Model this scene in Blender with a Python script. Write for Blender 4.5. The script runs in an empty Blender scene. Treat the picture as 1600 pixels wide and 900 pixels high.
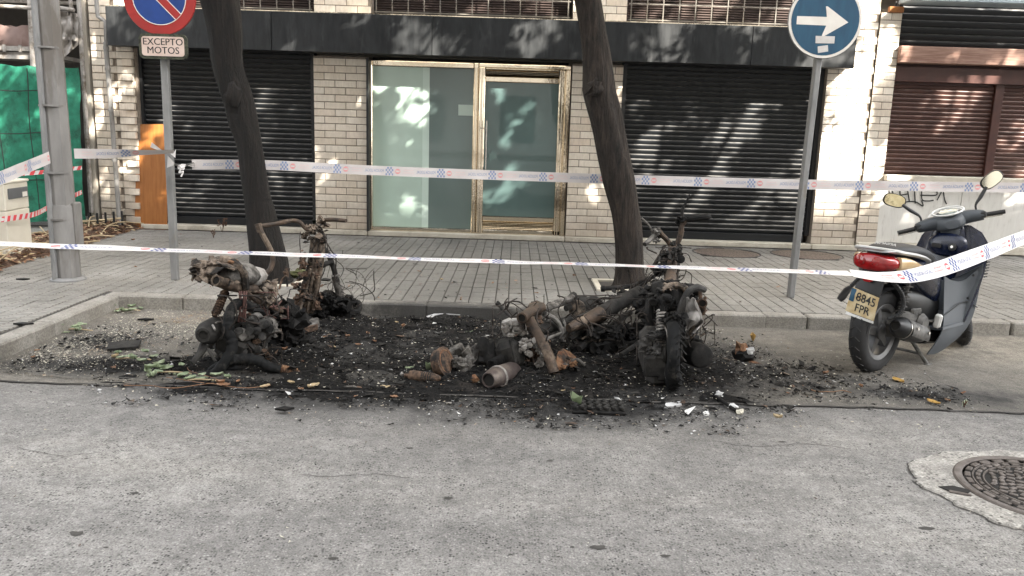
import bpy, bmesh, math, random
import numpy as np
from mathutils import Vector, Matrix, noise as mnoise
random.seed(7)
scene = bpy.context.scene
COL = scene.collection
# ------------------------------------------------------------------ camera, sky, sun, exposure
FPX, PITCH, ROLL, CAMZ = 1250.0, math.radians(10.87), math.atan(.031), 1.55
_F = Vector((0, math.cos(PITCH), -math.sin(PITCH)))
_R0 = Vector((1, 0, 0)); _U0 = Vector((0, math.sin(PITCH), math.cos(PITCH)))
_R = math.cos(ROLL)*_R0 + math.sin(ROLL)*_U0
_U = -math.sin(ROLL)*_R0 + math.cos(ROLL)*_U0
CAM = Vector((0, 0, CAMZ))
cd = bpy.data.cameras.new("camera"); cam = bpy.data.objects.new("camera", cd); COL.objects.link(cam)
cd.sensor_width = 36; cd.lens = FPX/1600*36; cd.clip_start = .05; cd.clip_end = 2000
m = Matrix.Identity(4)
for i in range(3):
    m[i][0], m[i][1], m[i][2], m[i][3] = _R[i], _U[i], -_F[i], CAM[i]
cam.matrix_world = m
scene.camera = cam
SUN_FROM = Vector((1.02, -1.0, 1.0)).normalized()
w = bpy.data.worlds.new("World"); scene.world = w; w.use_nodes = True
wn = w.node_tree; bg = wn.nodes["Background"]
sky = wn.nodes.new("ShaderNodeTexSky"); sky.sky_type = 'NISHITA'; sky.sun_disc = False
sky.sun_elevation = math.asin(SUN_FROM.z); sky.sun_rotation = math.atan2(SUN_FROM.x, SUN_FROM.y)
sky.air_density = 1.0; sky.dust_density = 3.0; sky.ozone_density = .6
hs = wn.nodes.new("ShaderNodeHueSaturation"); hs.inputs['Saturation'].default_value = .14
wn.links.new(sky.outputs[0], hs.inputs['Color']); wn.links.new(hs.outputs[0], bg.inputs[0])
bg.inputs[1].default_value = .15
sd = bpy.data.lights.new("sun", 'SUN'); sd.energy = 5.0; sd.angle = math.radians(.7); sd.color = (1, .93, .82)
so = bpy.data.objects.new("sun", sd); COL.objects.link(so)
so.rotation_euler = SUN_FROM.to_track_quat('Z', 'Y').to_euler()
scene.view_settings.view_transform = 'Standard'; scene.view_settings.look = 'None'
scene.view_settings.exposure = 2.55; scene.view_settings.gamma = 1

# ------------------------------------------------------------------ helpers
def ray(x, y): return _F + _R*((x-800)/FPX) - _U*((y-450)/FPX)
def G(x, y, z=0.0):                       # point of the photograph on the level z
    d = ray(x, y); return CAM + d*((z-CAMZ)/d.z)
def P(x, y, Y):                           # point of the photograph at the depth Y
    d = ray(x, y); return CAM + d*(Y/d.y)
V = Vector
def spline(pts, k=6):
    pts = [V(p) for p in pts]
    if len(pts) < 3: return pts
    out = []
    q = [pts[0]*2-pts[1]] + pts + [pts[-1]*2-pts[-2]]
    for i in range(1, len(q)-2):
        for j in range(k):
            t = j/k; a, b, c, d = q[i-1], q[i], q[i+1], q[i+2]
            out.append(.5*((2*b)+(c-a)*t+(2*a-5*b+4*c-d)*t*t+(3*b-a-3*c+d)*t**3))
    out.append(pts[-1]); return out
def lerp_list(r, n):
    if not isinstance(r, (list, tuple)): return [r]*n
    return [float(np.interp(i/(n-1)*(len(r)-1), range(len(r)), r)) for i in range(n)]
class MB:
    def __init__(s): s.v = []; s.f = []; s.mi = []; s.cur = 0
    def add(s, vs, fs):
        o = len(s.v); s.v += [tuple(p) for p in vs]; s.f += [tuple(i+o for i in f) for f in fs]; s.mi += [s.cur]*len(fs)
        return s
    def box(s, c, d, R=None, b=0.0):
        h = [x/2 for x in d]; c = V(c)
        if b <= 0:
            vs = [V((sx*h[0], sy*h[1], sz*h[2])) for sx in (-1, 1) for sy in (-1, 1) for sz in (-1, 1)]
            fs = [(0, 1, 3, 2), (4, 6, 7, 5), (0, 4, 5, 1), (2, 3, 7, 6), (0, 2, 6, 4), (1, 5, 7, 3)]
        else:
            b = min(b, min(h)*.95); vs = []; idx = {}
            for sx in (-1, 1):
                for sy in (-1, 1):
                    for sz in (-1, 1):
                        for a in range(3):
                            p = [sx*(h[0]-b), sy*(h[1]-b), sz*(h[2]-b)]; p[a] = (sx, sy, sz)[a]*h[a]
                            idx[(sx, sy, sz, a)] = len(vs); vs.append(V(p))
            fs = []
            for a in range(3):
                u, w_ = (a+1) % 3, (a+2) % 3
                for sg in (-1, 1):
                    q = []
                    for su, sw in ((-1, -1), (1, -1), (1, 1), (-1, 1)):
                        k = [0, 0, 0]; k[a] = sg; k[u] = su; k[w_] = sw; q.append(idx[(*k, a)])
                    fs.append(q if sg > 0 else q[::-1])
                for su in (-1, 1):
                    for sw in (-1, 1):
                        k0 = [0, 0, 0]; k1 = [0, 0, 0]
                        k0[a] = -1; k1[a] = 1
                        for k in (k0, k1): k[u] = su; k[w_] = sw
                        fs.append([idx[(*k0, u)], idx[(*k1, u)], idx[(*k1, w_)], idx[(*k0, w_)]])
            for sx in (-1, 1):
                for sy in (-1, 1):
                    for sz in (-1, 1): fs.append([idx[(sx, sy, sz, a)] for a in range(3)])
        if R is not None: vs = [R @ p for p in vs]
        return s.add([p+c for p in vs], fs)
    def tube(s, pts, r, n=8, cap=True, smooth=0, flat=1.0, closed=False):
        pts = spline(pts, smooth) if smooth else [V(p) for p in pts]
        N = len(pts); rr = lerp_list(r, N); vs = []; fs = []
        t0 = (pts[1]-pts[0]).normalized()
        up = V((0, 0, 1)) if abs(t0.z) < .9 else V((0, 1, 0))
        nrm = (up - t0*up.dot(t0)).normalized()
        for i, p in enumerate(pts):
            if closed: t = (pts[(i+1) % N]-pts[i-1])
            else: t = pts[min(i+1, N-1)]-pts[max(i-1, 0)]
            t = t.normalized() if t.length > 1e-9 else t0
            nrm = nrm - t*nrm.dot(t); nrm = nrm.normalized() if nrm.length > 1e-6 else t.orthogonal().normalized()
            bn = t.cross(nrm)
            for k in range(n):
                a = 2*math.pi*k/n
                vs.append(p + nrm*(math.cos(a)*rr[i]*flat) + bn*(math.sin(a)*rr[i]))
        for i in range(N if closed else N-1):
            i2 = (i+1) % N
            for k in range(n):
                fs.append((i*n+k, i*n+(k+1) % n, i2*n+(k+1) % n, i2*n+k))
        if cap and not closed:
            fs.append(tuple(range(n))[::-1]); fs.append(tuple((N-1)*n+k for k in range(n)))
        return s.add(vs, fs)
    def lathe(s, prof, o, axis, n=20, cap=True):
        o = V(o); ax = V(axis).normalized(); e1 = ax.orthogonal().normalized(); e2 = ax.cross(e1)
        vs = []; fs = []
        for r, h in prof:
            for k in range(n):
                a = 2*math.pi*k/n; vs.append(o+ax*h+e1*(r*math.cos(a))+e2*(r*math.sin(a)))
        for i in range(len(prof)-1):
            for k in range(n): fs.append((i*n+k, i*n+(k+1) % n, (i+1)*n+(k+1) % n, (i+1)*n+k))
        if cap:
            if prof[0][0] > 1e-6: fs.append(tuple(range(n))[::-1])
            if prof[-1][0] > 1e-6: fs.append(tuple((len(prof)-1)*n+k for k in range(n)))
        return s.add(vs, fs)
    def lump(s, c, rad, seed=0, amp=.25, fr=3.0, sub=2, R=None, step=0):
        bm = bmesh.new(); bmesh.ops.create_icosphere(bm, subdivisions=sub, radius=1)
        c = V(c); rad = V(rad) if not isinstance(rad, (int, float)) else V((rad,)*3)
        vs = []
        for v in bm.verts:
            q_ = V((seed*7.3, seed*3.1, seed)); k = 1+amp*1.5*(mnoise.noise(v.co*fr*.5+q_)+.55*mnoise.noise(v.co*fr*1.4+q_)+.3*mnoise.noise(v.co*fr*3.3+q_))
            if step: k = round(k/step)*step
            p = V((v.co.x*rad.x, v.co.y*rad.y, v.co.z*rad.z))*k
            if R is not None: p = R @ p
            vs.append(p+c)
        fs = [tuple(v.index for v in f.verts) for f in bm.faces]; bm.free()
        return s.add(vs, fs)
    def prism(s, pts, off):               # polygon pushed along off
        n = len(pts); a = [V(p) for p in pts]; off = V(off)
        fs = [tuple(range(n))[::-1], tuple(range(n, 2*n))]+[(i, (i+1) % n, n+(i+1) % n, n+i) for i in range(n)]
        return s.add(a+[p+off for p in a], fs)
    def sheet(s, rows, th=0.0):           # grid of points, optionally thick
        m_, n = len(rows), len(rows[0]); vs = [V(p) for r in rows for p in r]
        q = [(i*n+j, i*n+j+1, (i+1)*n+j+1, (i+1)*n+j) for i in range(m_-1) for j in range(n-1)]
        if not th: return s.add(vs, q)
        nr = [V((0, 0, 0)) for _ in vs]
        for f in q:
            a = (vs[f[1]]-vs[f[0]]).cross(vs[f[3]]-vs[f[0]])
            for i in f: nr[i] += a
        b = [p+(nn.normalized()*th if nn.length > 0 else V((0, 0, th))) for p, nn in zip(vs, nr)]
        N = len(vs); fs = [f[::-1] for f in q]+[tuple(i+N for i in f) for f in q]
        edge = [j for j in range(n)]+[i*n+n-1 for i in range(1, m_)]+[(m_-1)*n+j for j in range(n-2, -1, -1)]+[i*n for i in range(m_-2, 0, -1)]
        fs += [(edge[i], edge[(i+1) % len(edge)], edge[(i+1) % len(edge)]+N, edge[i]+N) for i in range(len(edge))]
        return s.add(vs+b, fs)
OFF = {}
def link(o, parent):
    COL.objects.link(o)
    if parent is not None: o.parent = parent
def obj(name, mb, mat, parent=None, smooth=True, ang=35, local=False, loc=None, kind=None, label=None):
    off = OFF.get(parent, V((0, 0, 0))) if not local else V((0, 0, 0))
    if parent is None and loc is not None: off = V(loc)
    me = bpy.data.meshes.new(name)
    vs = mb.v if off.length == 0 else [(a-off.x, b-off.y, c-off.z) for a, b, c in mb.v]
    me.from_pydata(vs, [], mb.f)
    mats = mat if isinstance(mat, (list, tuple)) else [mat]
    for k in mats: me.materials.append(k)
    if len(mats) > 1: me.polygons.foreach_set('material_index', mb.mi)
    bm = bmesh.new(); bm.from_mesh(me); bmesh.ops.recalc_face_normals(bm, faces=bm.faces); bm.to_mesh(me); bm.free()
    if smooth:
        me.shade_smooth(); me.set_sharp_from_angle(angle=math.radians(ang))
    o = bpy.data.objects.new(name, me); link(o, parent)
    if parent is None and loc is not None: o.location = loc
    if parent is not None: OFF[o] = off
    if kind: o['kind'] = kind
    if label: o['label'] = label
    return o
def tag(o, label=None, cat=None, group=None, kind=None):
    if label: o['label'] = label
    if cat: o['category'] = cat
    if group: o['group'] = group
    if kind: o['kind'] = kind
    return o
def thing(name, label, cat, loc=(0, 0, 0), group=None, rot=None):
    o = bpy.data.objects.new(name, None); COL.objects.link(o); o.location = loc; o.empty_display_size = .1
    if rot is not None: o.rotation_euler = rot
    OFF[o] = V(loc) if rot is None else V((0, 0, 0))
    return tag(o, label, cat, group)
def inst(name, src, loc, parent, rot=None, scale=None):   # light copy sharing mesh data
    o = src if src.parent is None and src.get('_free') else src.copy()
    if o is not src: COL.objects.link(o)
    o.name = name; o.parent = parent; o.location = V(loc)-OFF.get(parent, V((0, 0, 0)))
    if rot is not None: o.rotation_euler = rot
    if scale is not None: o.scale = scale
    if '_free' in o: del o['_free']
    return o
def proto(name, mb, mat, smooth=False):
    o = obj(name, mb, mat, smooth=smooth); COL.objects.unlink(o); return o
def put(pr, name, loc, parent, rot=None, scale=None):
    o = pr.copy(); o.name = name; COL.objects.link(o); o.parent = parent
    o.location = V(loc)-OFF.get(parent, V((0, 0, 0)))
    if rot is not None: o.rotation_euler = rot
    if scale is not None: o.scale = scale
    return o
def text_mesh(t, size, align='CENTER', weight=0.0):
    cu = bpy.data.curves.new('lettering', 'FONT'); cu.body = t; cu.size = size; cu.align_x = align; cu.align_y = 'CENTER'
    cu.offset = weight; cu.resolution_u = 3
    o = bpy.data.objects.new('lettering', cu); me = o.to_mesh()
    vs = [V(v.co) for v in me.vertices]; fs = [tuple(p.vertices) for p in me.polygons]
    o.to_mesh_clear(); bpy.data.objects.remove(o); bpy.data.curves.remove(cu)
    return vs, fs
def rotz(a): return Matrix.Rotation(a, 3, 'Z')
def basis(x, y, z): return Matrix((x, y, z)).transposed()
# ------------------------------------------------------------------ materials
def newmat(name):
    mt = bpy.data.materials.new(name); mt.use_nodes = True
    nt = mt.node_tree; return mt, nt, nt.nodes['Principled BSDF']
def nd(nt, t, **kw):
    n = nt.nodes.new(t)
    for k, v in kw.items():
        if k.startswith('i_'): n.inputs[k[2:].replace('_', ' ')].default_value = v
        else: setattr(n, k, v)
    return n
def c4(c): return (c[0], c[1], c[2], 1)
def ramp(nt, fac, stops):
    r = nd(nt, 'ShaderNodeValToRGB'); e = r.color_ramp.elements
    while len(e) < len(stops): e.new(.5)
    for k, (p, c) in enumerate(stops): e[k].position = p; e[k].color = c4(c)
    nt.links.new(fac, r.inputs[0]); return r.outputs[0]
def mixc(nt, f, a, b, mode='MIX'):
    x = nd(nt, 'ShaderNodeMix', data_type='RGBA', blend_type=mode)
    for s, v in ((0, f), (6, a), (7, b)):
        if hasattr(v, 'is_output'): nt.links.new(v, x.inputs[s])
        elif isinstance(v, (int, float)): x.inputs[s].default_value = v
        else: x.inputs[s].default_value = c4(v)
    return x.outputs[2]
def mth(nt, op, a, b=None, clamp=False):
    x = nd(nt, 'ShaderNodeMath', operation=op, use_clamp=clamp)
    for s, v in ((0, a), (1, b)):
        if v is None: continue
        if hasattr(v, 'is_output'): nt.links.new(v, x.inputs[s])
        else: x.inputs[s].default_value = v
    return x.outputs[0]
def coordvec(nt, kind='Object', scale=(1, 1, 1), rnd=True):
    if kind == 'World': src = nd(nt, 'ShaderNodeNewGeometry').outputs['Position']
    else: src = nd(nt, 'ShaderNodeTexCoord').outputs[kind]
    mp = nd(nt, 'ShaderNodeMapping'); mp.inputs['Scale'].default_value = scale
    nt.links.new(src, mp.inputs[0])
    if rnd and kind != 'World':
        oi = nd(nt, 'ShaderNodeObjectInfo'); k = nd(nt, 'ShaderNodeVectorMath', operation='SCALE'); k.inputs['Scale'].default_value = 37
        cb = nd(nt, 'ShaderNodeCombineXYZ')
        for i in range(3): nt.links.new(oi.outputs['Random'], cb.inputs[i])
        nt.links.new(cb.outputs[0], k.inputs[0]); nt.links.new(k.outputs[0], mp.inputs['Location'])
    return mp.outputs[0]
def noise(nt, vec, scale, detail=5, rough=.6, dist=0):
    n = nd(nt, 'ShaderNodeTexNoise'); n.inputs['Scale'].default_value = scale; n.inputs['Detail'].default_value = detail
    n.inputs['Roughness'].default_value = rough; n.inputs['Distortion'].default_value = dist
    nt.links.new(vec, n.inputs['Vector']); return n.outputs[0]
def bump(nt, b, h, strength, dist=.01):
    n = nd(nt, 'ShaderNodeBump'); n.inputs['Strength'].default_value = strength; n.inputs['Distance'].default_value = dist
    nt.links.new(h, n.inputs['Height']); nt.links.new(n.outputs[0], b.inputs['Normal']); return n
def M(name, c1, c2=None, c3=None, rough=.6, metal=0.0, scale=12, bmp=0.0, bscale=None, rand=0.0, coat=0.0, stretch=(1, 1, 1), t3=.58, spec=.5, bd=.006, rr=0.0):
    mt, nt, b = newmat(name)
    b.inputs['Roughness'].default_value = rough; b.inputs['Metallic'].default_value = metal
    b.inputs['Coat Weight'].default_value = coat; b.inputs['Specular IOR Level'].default_value = spec
    if c2 is None and not bmp and not rand:
        b.inputs['Base Color'].default_value = c4(c1); return mt
    vec = coordvec(nt, 'Object', stretch)
    n1 = noise(nt, vec, scale)
    col = ramp(nt, n1, [(.36, c1), (.64, c2 or c1)])
    if c3 is not None:
        n2 = noise(nt, vec, scale*.37, 6, .7)
        f = ramp(nt, n2, [(t3-.06, (0, 0, 0)), (t3+.06, (1, 1, 1))]); col = mixc(nt, f, col, c3)
    if rand:
        oi = nd(nt, 'ShaderNodeObjectInfo'); h = nd(nt, 'ShaderNodeHueSaturation')
        mr = nd(nt, 'ShaderNodeMapRange'); mr.inputs['To Min'].default_value = 1-rand; mr.inputs['To Max'].default_value = 1+rand
        nt.links.new(oi.outputs['Random'], mr.inputs[0]); nt.links.new(mr.outputs[0], h.inputs['Value']); nt.links.new(col, h.inputs['Color']); col = h.outputs[0]
    nt.links.new(col, b.inputs['Base Color'])
    if rr:
        q = nd(nt, 'ShaderNodeMapRange'); q.inputs['To Min'].default_value = max(0, rough-rr); q.inputs['To Max'].default_value = min(1, rough+rr)
        q.inputs['From Min'].default_value = .3; q.inputs['From Max'].default_value = .7
        nt.links.new(n1, q.inputs[0]); nt.links.new(q.outputs[0], b.inputs['Roughness'])
    if bmp: bump(nt, b, noise(nt, vec, bscale or scale*2, 6), bmp, bd)
    return mt
SOOT = [(-1.15, 5.55, .95, 1.05, 1), (-.1, 5.35, 1.15, 1.15, 1), (.95, 5.35, .95, 1.1, 1), (-2.35, 4.95, 1.1, .26, .8), (1.75, 5.15, .75, .55, .55), (.35, 4.7, 1.0, .62, .95), (-.55, 6.3, 1.2, .5, .9), (2.6, 4.85, .9, .2, .5), (-2.9, 5.5, .35, .4, .5), (-.9, 4.6, 1.4, .35, .8)]
def soot(nt, k=1.0, lo=.02, hi=.42):
    pos = nd(nt, 'ShaderNodeNewGeometry').outputs['Position']; acc = None
    for cx, cy, rx, ry, wt in SOOT:
        mp = nd(nt, 'ShaderNodeMapping'); mp.vector_type = 'POINT'
        mp.inputs['Location'].default_value = (-cx/rx, -cy/ry, 0); mp.inputs['Scale'].default_value = (1/rx, 1/ry, 0)
        nt.links.new(pos, mp.inputs[0])
        ln = nd(nt, 'ShaderNodeVectorMath', operation='LENGTH'); nt.links.new(mp.outputs[0], ln.inputs[0])
        v = mth(nt, 'MULTIPLY', mth(nt, 'SUBTRACT', 1.12, ln.outputs['Value']), wt)
        acc = v if acc is None else mth(nt, 'MAXIMUM', acc, v)
    vec = coordvec(nt, 'World')
    n1 = noise(nt, vec, 3.2, 8, .68); n2 = noise(nt, vec, 16, 6, .7)
    acc = mth(nt, 'ADD', acc, mth(nt, 'MULTIPLY', mth(nt, 'SUBTRACT', n1, .5), 1.1))
    acc = mth(nt, 'ADD', acc, mth(nt, 'MULTIPLY', mth(nt, 'SUBTRACT', n2, .5), .55))
    mr = nd(nt, 'ShaderNodeMapRange', interpolation_type='SMOOTHSTEP')
    mr.inputs['From Min'].default_value = lo; mr.inputs['From Max'].default_value = hi; mr.inputs['To Max'].default_value = k
    nt.links.new(acc, mr.inputs[0]); return mr.outputs[0]
def ground_mat(name, base, speck_d, speck_l, big1, sootk, vs=95, sd=.42):
    mt, nt, b = newmat(name); vec = coordvec(nt, 'World')
    n1 = noise(nt, vec, .75, 7, .65); n2 = noise(nt, vec, 14, 8, .75); n3 = noise(nt, vec, 4, 6, .7)
    col = ramp(nt, n1, [(.3, [x*.8 for x in base]), (.5, base), (.68, big1)])
    col = mixc(nt, .85, col, ramp(nt, n3, [(.3, (.7, .7, .7)), (.7, (1.22, 1.22, 1.22))]), 'MULTIPLY')
    vo = nd(nt, 'ShaderNodeTexVoronoi'); vo.inputs['Scale'].default_value = vs; vo.inputs['Randomness'].default_value = 1; nt.links.new(vec, vo.inputs['Vector'])
    sp = nd(nt, 'ShaderNodeSeparateColor'); nt.links.new(vo.outputs['Color'], sp.inputs[0])
    inner = ramp(nt, vo.outputs['Distance'], [(.25, (1, 1, 1)), (.55, (0, 0, 0))])
    fd = mth(nt, 'MULTIPLY', mth(nt, 'MULTIPLY', inner, ramp(nt, noise(nt, vec, 5.5, 5, .7), [(.36, (.1, .1, .1)), (.6, (1, 1, 1))])), mth(nt, 'LESS_THAN', sp.outputs[0], sd)); vo2 = nd(nt, 'ShaderNodeTexVoronoi'); vo2.inputs['Scale'].default_value = vs*2.3; nt.links.new(vec, vo2.inputs['Vector']); sp2 = nd(nt, 'ShaderNodeSeparateColor'); nt.links.new(vo2.outputs['Color'], sp2.inputs[0]); fl = mth(nt, 'MULTIPLY', inner, mth(nt, 'GREATER_THAN', sp.outputs[0], .82))
    col = mixc(nt, mth(nt, 'MULTIPLY', fd, .95), col, speck_d); col = mixc(nt, mth(nt, 'MULTIPLY', fl, .6), col, speck_l); col = mixc(nt, .8, col, ramp(nt, sp2.outputs[1], [(.0, (.62, .62, .62)), (.5, (1, 1, 1)), (1, (1.3, 1.3, 1.3))]), 'MULTIPLY')  # dark dots put the shade of small surface pits into the colour
    col = mixc(nt, .75, col, ramp(nt, n2, [(.28, (.55, .55, .55)), (.72, (1.4, 1.4, 1.4))]), 'MULTIPLY')
    n5 = noise(nt, coordvec(nt, 'World', (.22, 1.5, 1)), 1.3, 5, .6); col = mixc(nt, .9, col, ramp(nt, n5, [(.3, (.80, .80, .81)), (.5, (1, 1, 1)), (.7, (1.14, 1.13, 1.11))]), 'MULTIPLY')
    # old oil spots and tar patches
    n4 = noise(nt, vec, 2.1, 4, .5); f4 = ramp(nt, n4, [(.66, (0, 0, 0)), (.74, (1, 1, 1))])
    col = mixc(nt, mth(nt, 'MULTIPLY', f4, .4), col, (.05, .05, .05))
    if sootk: col = mixc(nt, soot(nt, .55, -.35, .45), col, (.03, .03, .03)); col = mixc(nt, soot(nt, .38, -1.9, .35), col, (.075, .073, .07)); col = mixc(nt, soot(nt, sootk, .08, .6), col, (.014, .014, .0143))  # middle mix darkens the road towards the bay: a brightness gradient put into the colour
    nt.links.new(col, b.inputs['Base Color']); b.inputs['Roughness'].default_value = .85
    b.inputs['Specular IOR Level'].default_value = .3
    h = mth(nt, 'ADD', mth(nt, 'MULTIPLY', vo.outputs['Distance'], -.5), n2)
    bump(nt, b, h, .7, .012)
    return mt
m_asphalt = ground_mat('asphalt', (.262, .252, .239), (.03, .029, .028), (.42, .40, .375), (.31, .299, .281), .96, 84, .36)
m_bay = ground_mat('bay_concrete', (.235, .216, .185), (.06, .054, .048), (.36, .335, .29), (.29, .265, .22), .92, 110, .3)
m_patch = ground_mat('patch_concrete', (.33, .315, .29), (.07, .065, .06), (.5, .48, .44), (.39, .37, .33), 0, 52, .33)
def tile_mat():
    mt, nt, b = newmat('pavement_tile'); vec = coordvec(nt, 'World')
    n1 = noise(nt, vec, 1.1, 7, .65); n2 = noise(nt, vec, 26, 5, .7)
    col = ramp(nt, n1, [(.3, (.16, .152, .136)), (.5, (.24, .229, .208)), (.7, (.31, .299, .276))])
    col = mixc(nt, .8, col, ramp(nt, n2, [(.3, (.65, .65, .65)), (.7, (1.3, 1.3, 1.3))]), 'MULTIPLY')
    oi = nd(nt, 'ShaderNodeObjectInfo')
    wv = nd(nt, 'ShaderNodeTexWave', wave_type='BANDS', bands_direction='Y'); wv.inputs['Scale'].default_value = 6.83
    wv.inputs['Distortion'].default_value = .4; nt.links.new(vec, wv.inputs['Vector'])
    rib = ramp(nt, wv.outputs[1], [(.1, (.45, .45, .45)), (.45, (1, 1, 1))])
    col = mixc(nt, .7, col, rib, 'MULTIPLY')
    f = ramp(nt, noise(nt, vec, 7, 4, .5), [(.68, (0, 0, 0)), (.74, (1, 1, 1))]); col = mixc(nt, mth(nt, 'MULTIPLY', f, .45), col, (.05, .05, .047))
    mp_ = nd(nt, 'ShaderNodeMapping'); mp_.inputs['Location'].default_value = (.45/2.3, -8.6/2.4, 0); mp_.inputs['Scale'].default_value = (1/2.3, 1/2.4, 0); nt.links.new(vec, mp_.inputs[0])
    ln_ = nd(nt, 'ShaderNodeVectorMath', operation='LENGTH'); nt.links.new(mp_.outputs[0], ln_.inputs[0]); wet = nd(nt, 'ShaderNodeMapRange', interpolation_type='SMOOTHSTEP')
    nt.links.new(mth(nt, 'ADD', ln_.outputs['Value'], mth(nt, 'MULTIPLY', mth(nt, 'SUBTRACT', n1, .5), 1.2)), wet.inputs[0]); wet.inputs['From Min'].default_value = 1.15; wet.inputs['From Max'].default_value = .55; wet.inputs['To Max'].default_value = .52
    col = mixc(nt, wet.outputs[0], col, (.075, .076, .072))       # hosed down, sooty patch before the door
    s_ = soot(nt, .5, .15, .9); col = mixc(nt, s_, col, (.03, .03, .03))
    nt.links.new(col, b.inputs['Base Color']); b.inputs['Roughness'].default_value = .8; b.inputs['Specular IOR Level'].default_value = .35
    bump(nt, b, mth(nt, 'ADD', wv.outputs[1], mth(nt, 'MULTIPLY', n2, .3)), .5, .004); return mt
m_tile = tile_mat()
def kerb_mat():
    mt, nt, b = newmat('kerb_granite'); vec = coordvec(nt, 'World')
    n1 = noise(nt, vec, 3, 6, .6); n2 = noise(nt, vec, 70, 4, .8)
    col = ramp(nt, n1, [(.3, (.2, .185, .16)), (.7, (.33, .315, .285))])
    col = mixc(nt, .9, col, ramp(nt, n2, [(.33, (.55, .55, .55)), (.66, (1.35, 1.35, 1.35))]), 'MULTIPLY')
    f = soot(nt, .88, -.12, .5); col = mixc(nt, f, col, (.022, .022, .022))
    nt.links.new(col, b.inputs['Base Color']); b.inputs['Roughness'].default_value = .85; bump(nt, b, n2, .5, .006); return mt
m_kerb = kerb_mat()
m_joint = M('joint_dirt', (.045, .042, .038), (.07, .065, .06), rough=.95, scale=20)
def brick_mat():
    mt, nt, b = newmat('cream_brick'); vec = coordvec(nt, 'Object', (1, 1, 1))
    oi = nd(nt, 'ShaderNodeObjectInfo'); n1 = noise(nt, vec, 9, 6, .65); n2 = noise(nt, vec, 60, 5, .7)
    col = ramp(nt, oi.outputs['Random'], [(0, (.66, .575, .475)), (.35, (.73, .655, .56)), (.7, (.765, .70, .61)), (1, (.69, .59, .49))])
    col = mixc(nt, .6, col, ramp(nt, n1, [(.3, (.78, .76, .73)), (.65, (1.1, 1.1, 1.1))]), 'MULTIPLY')
    wv = coordvec(nt, 'World'); sx = nd(nt, 'ShaderNodeSeparateXYZ'); nt.links.new(wv, sx.inputs[0])
    dz = mth(nt, 'ADD', sx.outputs[2], mth(nt, 'MULTIPLY', mth(nt, 'SUBTRACT', noise(nt, wv, 2.5), .5), 1.0))
    f = nd(nt, 'ShaderNodeMapRange', interpolation_type='SMOOTHSTEP'); f.inputs['From Min'].default_value = .75; f.inputs['From Max'].default_value = .0; f.inputs['To Max'].default_value = .5
    nt.links.new(dz, f.inputs[0]); col = mixc(nt, f.outputs[0], col, (.2, .17, .14))      # splashed dirt near the pavement
    nt.links.new(col, b.inputs['Base Color']); b.inputs['Roughness'].default_value = .72; bump(nt, b, n2, .35, .004); return mt
m_brick = brick_mat()
m_mortar = M('mortar', (.19, .155, .125), (.26, .22, .18), rough=.95, scale=30, bmp=.4)
m_render = M('wall_render', (.42, .38, .32), (.5, .46, .4), rough=.9, scale=2)
m_pwall = M('white_rendered_wall', (.74, .71, .66), (.8, .77, .72), rough=.9, scale=2)  # wall of the unseen opposite block, whitened to bounce light onto the shop front
m_fascia = M('black_stone', (.016, .0175, .019), (.03, .032, .034), (.046, .048, .05), rough=.5, spec=.3, scale=5, stretch=(3, 3, .6), bmp=.06, bscale=8, t3=.62, rr=.12)
m_shutter = M('black_enamel_slat', (.005, .0065, .0085), (.007, .0085, .0105), rough=.48, scale=3, spec=.45, rr=.04, rand=.25)
m_dust = M('dusty_slat_edge', (.055, .054, .053), (.15, .147, .142), rough=.6, scale=7, stretch=(1.5, 6, 6), spec=.5); m_bdust = M('dusty_brown_edge', (.10, .055, .043), (.17, .10, .08), rough=.6, scale=7, stretch=(1.5, 6, 6))
m_rail = M('black_rail', (.015, .016, .018), rough=.5)
m_brown = M('brown_slat', (.05, .02, .016), (.075, .031, .024), rough=.5, scale=5, rand=.15, rr=.08)
m_grille = M('bronze_grille', (.12, .11, .095), (.17, .155, .135), rough=.5, scale=8); m_blind = M('dark_blind', (.05, .034, .03), (.075, .055, .048), rough=.5, scale=5)
m_brownframe = M('brown_frame', (.05, .016, .012), (.07, .024, .017), rough=.4, scale=6)
m_wood = M('weathered_beam', (.2, .105, .075), (.32, .2, .155), rough=.75, scale=6, stretch=(.5, 6, 9), bmp=.3)
m_board = M('orange_veneer', (.28, .10, .022), (.36, .14, .035), rough=.42, scale=7, stretch=(5, 5, .35))
m_lath = M('pale_lath', (.34, .26, .15), (.45, .36, .23), rough=.8, scale=9)
m_stone = M('cream_stone', (.5, .46, .38), (.6, .56, .48), (.38, .34, .28), rough=.7, scale=6, bmp=.2)
def marble_mat():
    mt, nt, b = newmat('white_marble'); vec = coordvec(nt, 'Object', (1, 1, 1)); mp = nd(nt, 'ShaderNodeMapping')
    mp.inputs['Rotation'].default_value = (0, math.radians(-38), 0); mp.inputs['Scale'].default_value = (5, 1, 1.0); nt.links.new(vec, mp.inputs[0])
    n = noise(nt, mp.outputs[0], 4, 7, .65, .6); n2 = noise(nt, vec, 1.5)
    col = ramp(nt, n, [(.28, (.47, .45, .42)), (.42, (.67, .655, .625)), (.75, (.74, .73, .70))])
    col = mixc(nt, .5, col, ramp(nt, n2, [(.3, (.85, .84, .82)), (.7, (1.05, 1.05, 1.05))]), 'MULTIPLY')
    nt.links.new(col, b.inputs['Base Color']); b.inputs['Roughness'].default_value = .3; return mt
m_marble = marble_mat()
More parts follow.
